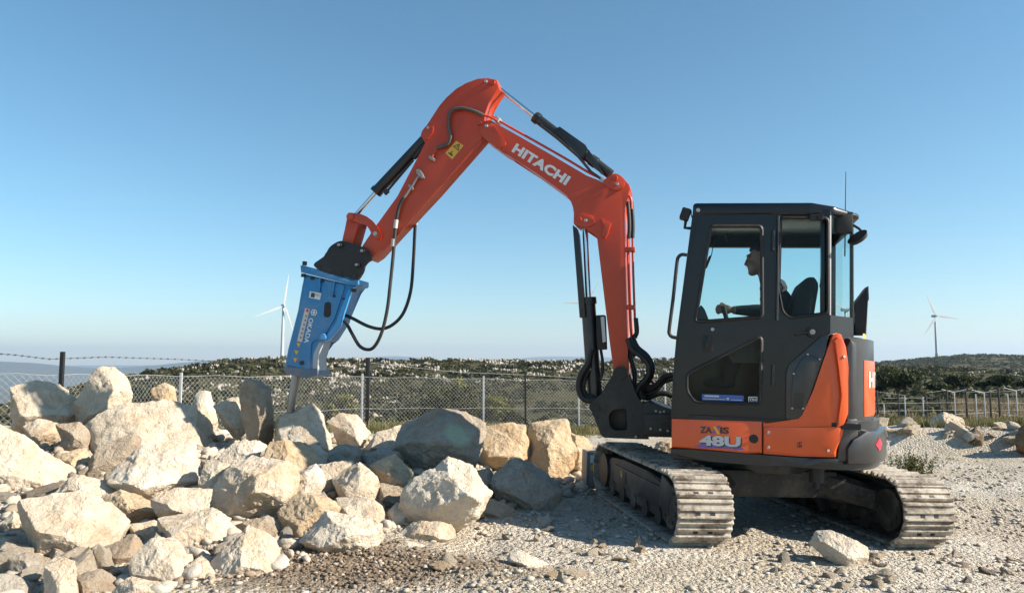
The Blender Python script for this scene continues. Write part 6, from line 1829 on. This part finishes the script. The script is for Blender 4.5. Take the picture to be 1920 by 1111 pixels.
tag(link('dry_grass', scatter_mesh('dry_grass', np.stack([x, y, both(x, y) - 0.03], 1), s, BL, dry_m, 35, 1.0)), 'dry brown grass field beyond the far wire fence', 'grass', kind='stuff')

# ------------------------------------------------------------------ wind turbines
def turbine(u, v_base, v_hub, Y, angles, label, blade_px, yaw=0.0, group=None, chord=1.8):
    b = at_depth(u, v_base, Y); hub = at_depth(u, v_hub, Y); H = hub.z - b.z
    root = empty('wind_turbine', (b.x, b.y, b.z))
    tag(root, label, 'wind turbine', group)
    r0 = H * 0.034
    bm = bmesh.new(); bm_cyl(bm, (0, 0, H * 0.12 - 6), (0, 0, H * 0.985), r0 * 0.95, r0 * 0.55, 14); finish(bm, 'tower', turb_white, root, ang=50)
    bm = bmesh.new(); bm_cyl(bm, (0, 0, -8), (0, 0, H * 0.13), r0 * 1.12, r0 * 1.05, 14); finish(bm, 'tower_base', turb_green, root, ang=50)
    Rz = Matrix.Rotation(yaw, 3, 'Z')
    bm = bmesh.new(); bm_box(bm, Rz @ Vector((0, H * 0.03, H)), (r0 * 1.5, H * 0.13, r0 * 1.6), Rz, r0 * 0.3)
    bm_cyl(bm, Rz @ Vector((0, -H * 0.035, H)), Rz @ Vector((0, -H * 0.075, H)), r0 * 0.85, r0 * 0.3, 12); nac = finish(bm, 'nacelle', turb_white, root, ang=50)
    Lb = blade_px / F * Y
    for a in angles:
        bm = bmesh.new()
        prof = [(0, 0.018), (0.08, 0.02), (0.2, 0.042), (0.5, 0.028), (0.85, 0.014), (1.0, 0.004)]
        ca, sa = math.cos(a), math.sin(a)
        rows = []
        for q, w in prof:
            row = []
            for e, th in ((-0.35, 0), (0.1, 0.22), (0.65, 0), (0.1, -0.22)):
                lx, lz = q * Lb, e * w * Lb * chord
                row.append(bm.verts.new(Rz @ Vector((lx * ca - lz * sa, -H * 0.055 + th * w * Lb, lx * sa + lz * ca)) + Vector((0, 0, H))))
            rows.append(row)
        for p_, q_ in zip(rows, rows[1:]):
            for k in range(4): bm.faces.new((p_[k], p_[(k + 1) % 4], q_[(k + 1) % 4], q_[k]))
        bm.faces.new(rows[0]); bm.faces.new(rows[-1][::-1])
        finish(bm, 'blade', turb_white, root, ang=60)
    return root
D_ = math.radians
turbine(528.5, 682, 573, 680, (D_(83), D_(203), D_(290)), 'white wind turbine standing behind the blue breaker', 60, 0.5)
turbine(1757, 673, 592, 830, (D_(115), D_(-7), D_(232)), 'white wind turbine standing on the hill to the right of the excavator', 46, 0.15, None, 2.9)
turbine(1101, 683, 568, 720, (D_(60), D_(180), D_(300)), 'wind turbine mostly hidden behind the boom cylinder', 48, 0.1)
turbine(1589, 690, 580, 760, (D_(38), D_(158), D_(278)), 'wind turbine half hidden between the cab and the exhaust stack', 46, 0.2)
k = 0
FT = 'far wind turbines on the blue hills'
for u, vb, vh in ((35, 700, 684), (193, 698, 689), (226, 699, 690), (371 - 290, 702, 688), (97, 702, 691)):
    turbine(u if u != 193 else 42, vb, vh, 6800, (D_(90), D_(210), D_(330)), 'tiny white turbine far away in the hazy valley left of the black fence post', 6, 0.3, 'turbines in the hazy valley')
for u in (352, 360, 365, 370, 374, 379, 384, 390, 398):
    vb = float(np.interp(u, [340, 375, 400], [684, 681, 682]))
    turbine(u, vb, vb - 8, 7600, (D_(90), D_(210), D_(330)), 'tiny white turbine in the row on the blue far ridge', 4, 0.3, 'turbines on the far ridge')

# ------------------------------------------------------------------ air
bm = bmesh.new(); bm_box(bm, (0, 7000, 65), (36000, 17200, 500))
for v in bm.verts:
    v.co.z = PLAIN - 12 if v.co.z < 0 else 320
hz = finish(bm, 'haze', scrub_soil, None, smooth_sh=False)
t = NT('haze_air')
t.n.remove(t.b)
pv = t.node('ShaderNodeVolumePrincipled')
pv.inputs['Color'].default_value = (0.62, 0.80, 1.0, 1)
pv.inputs['Density'].default_value = 0.0001
pv.inputs['Anisotropy'].default_value = 0.2
t.lk(pv.outputs[0], t.out.inputs['Volume'])
hz.data.materials.clear(); hz.data.materials.append(t.m)
tag(hz, 'thin pale haze in the air over valley and hills', 'haze', kind='stuff')
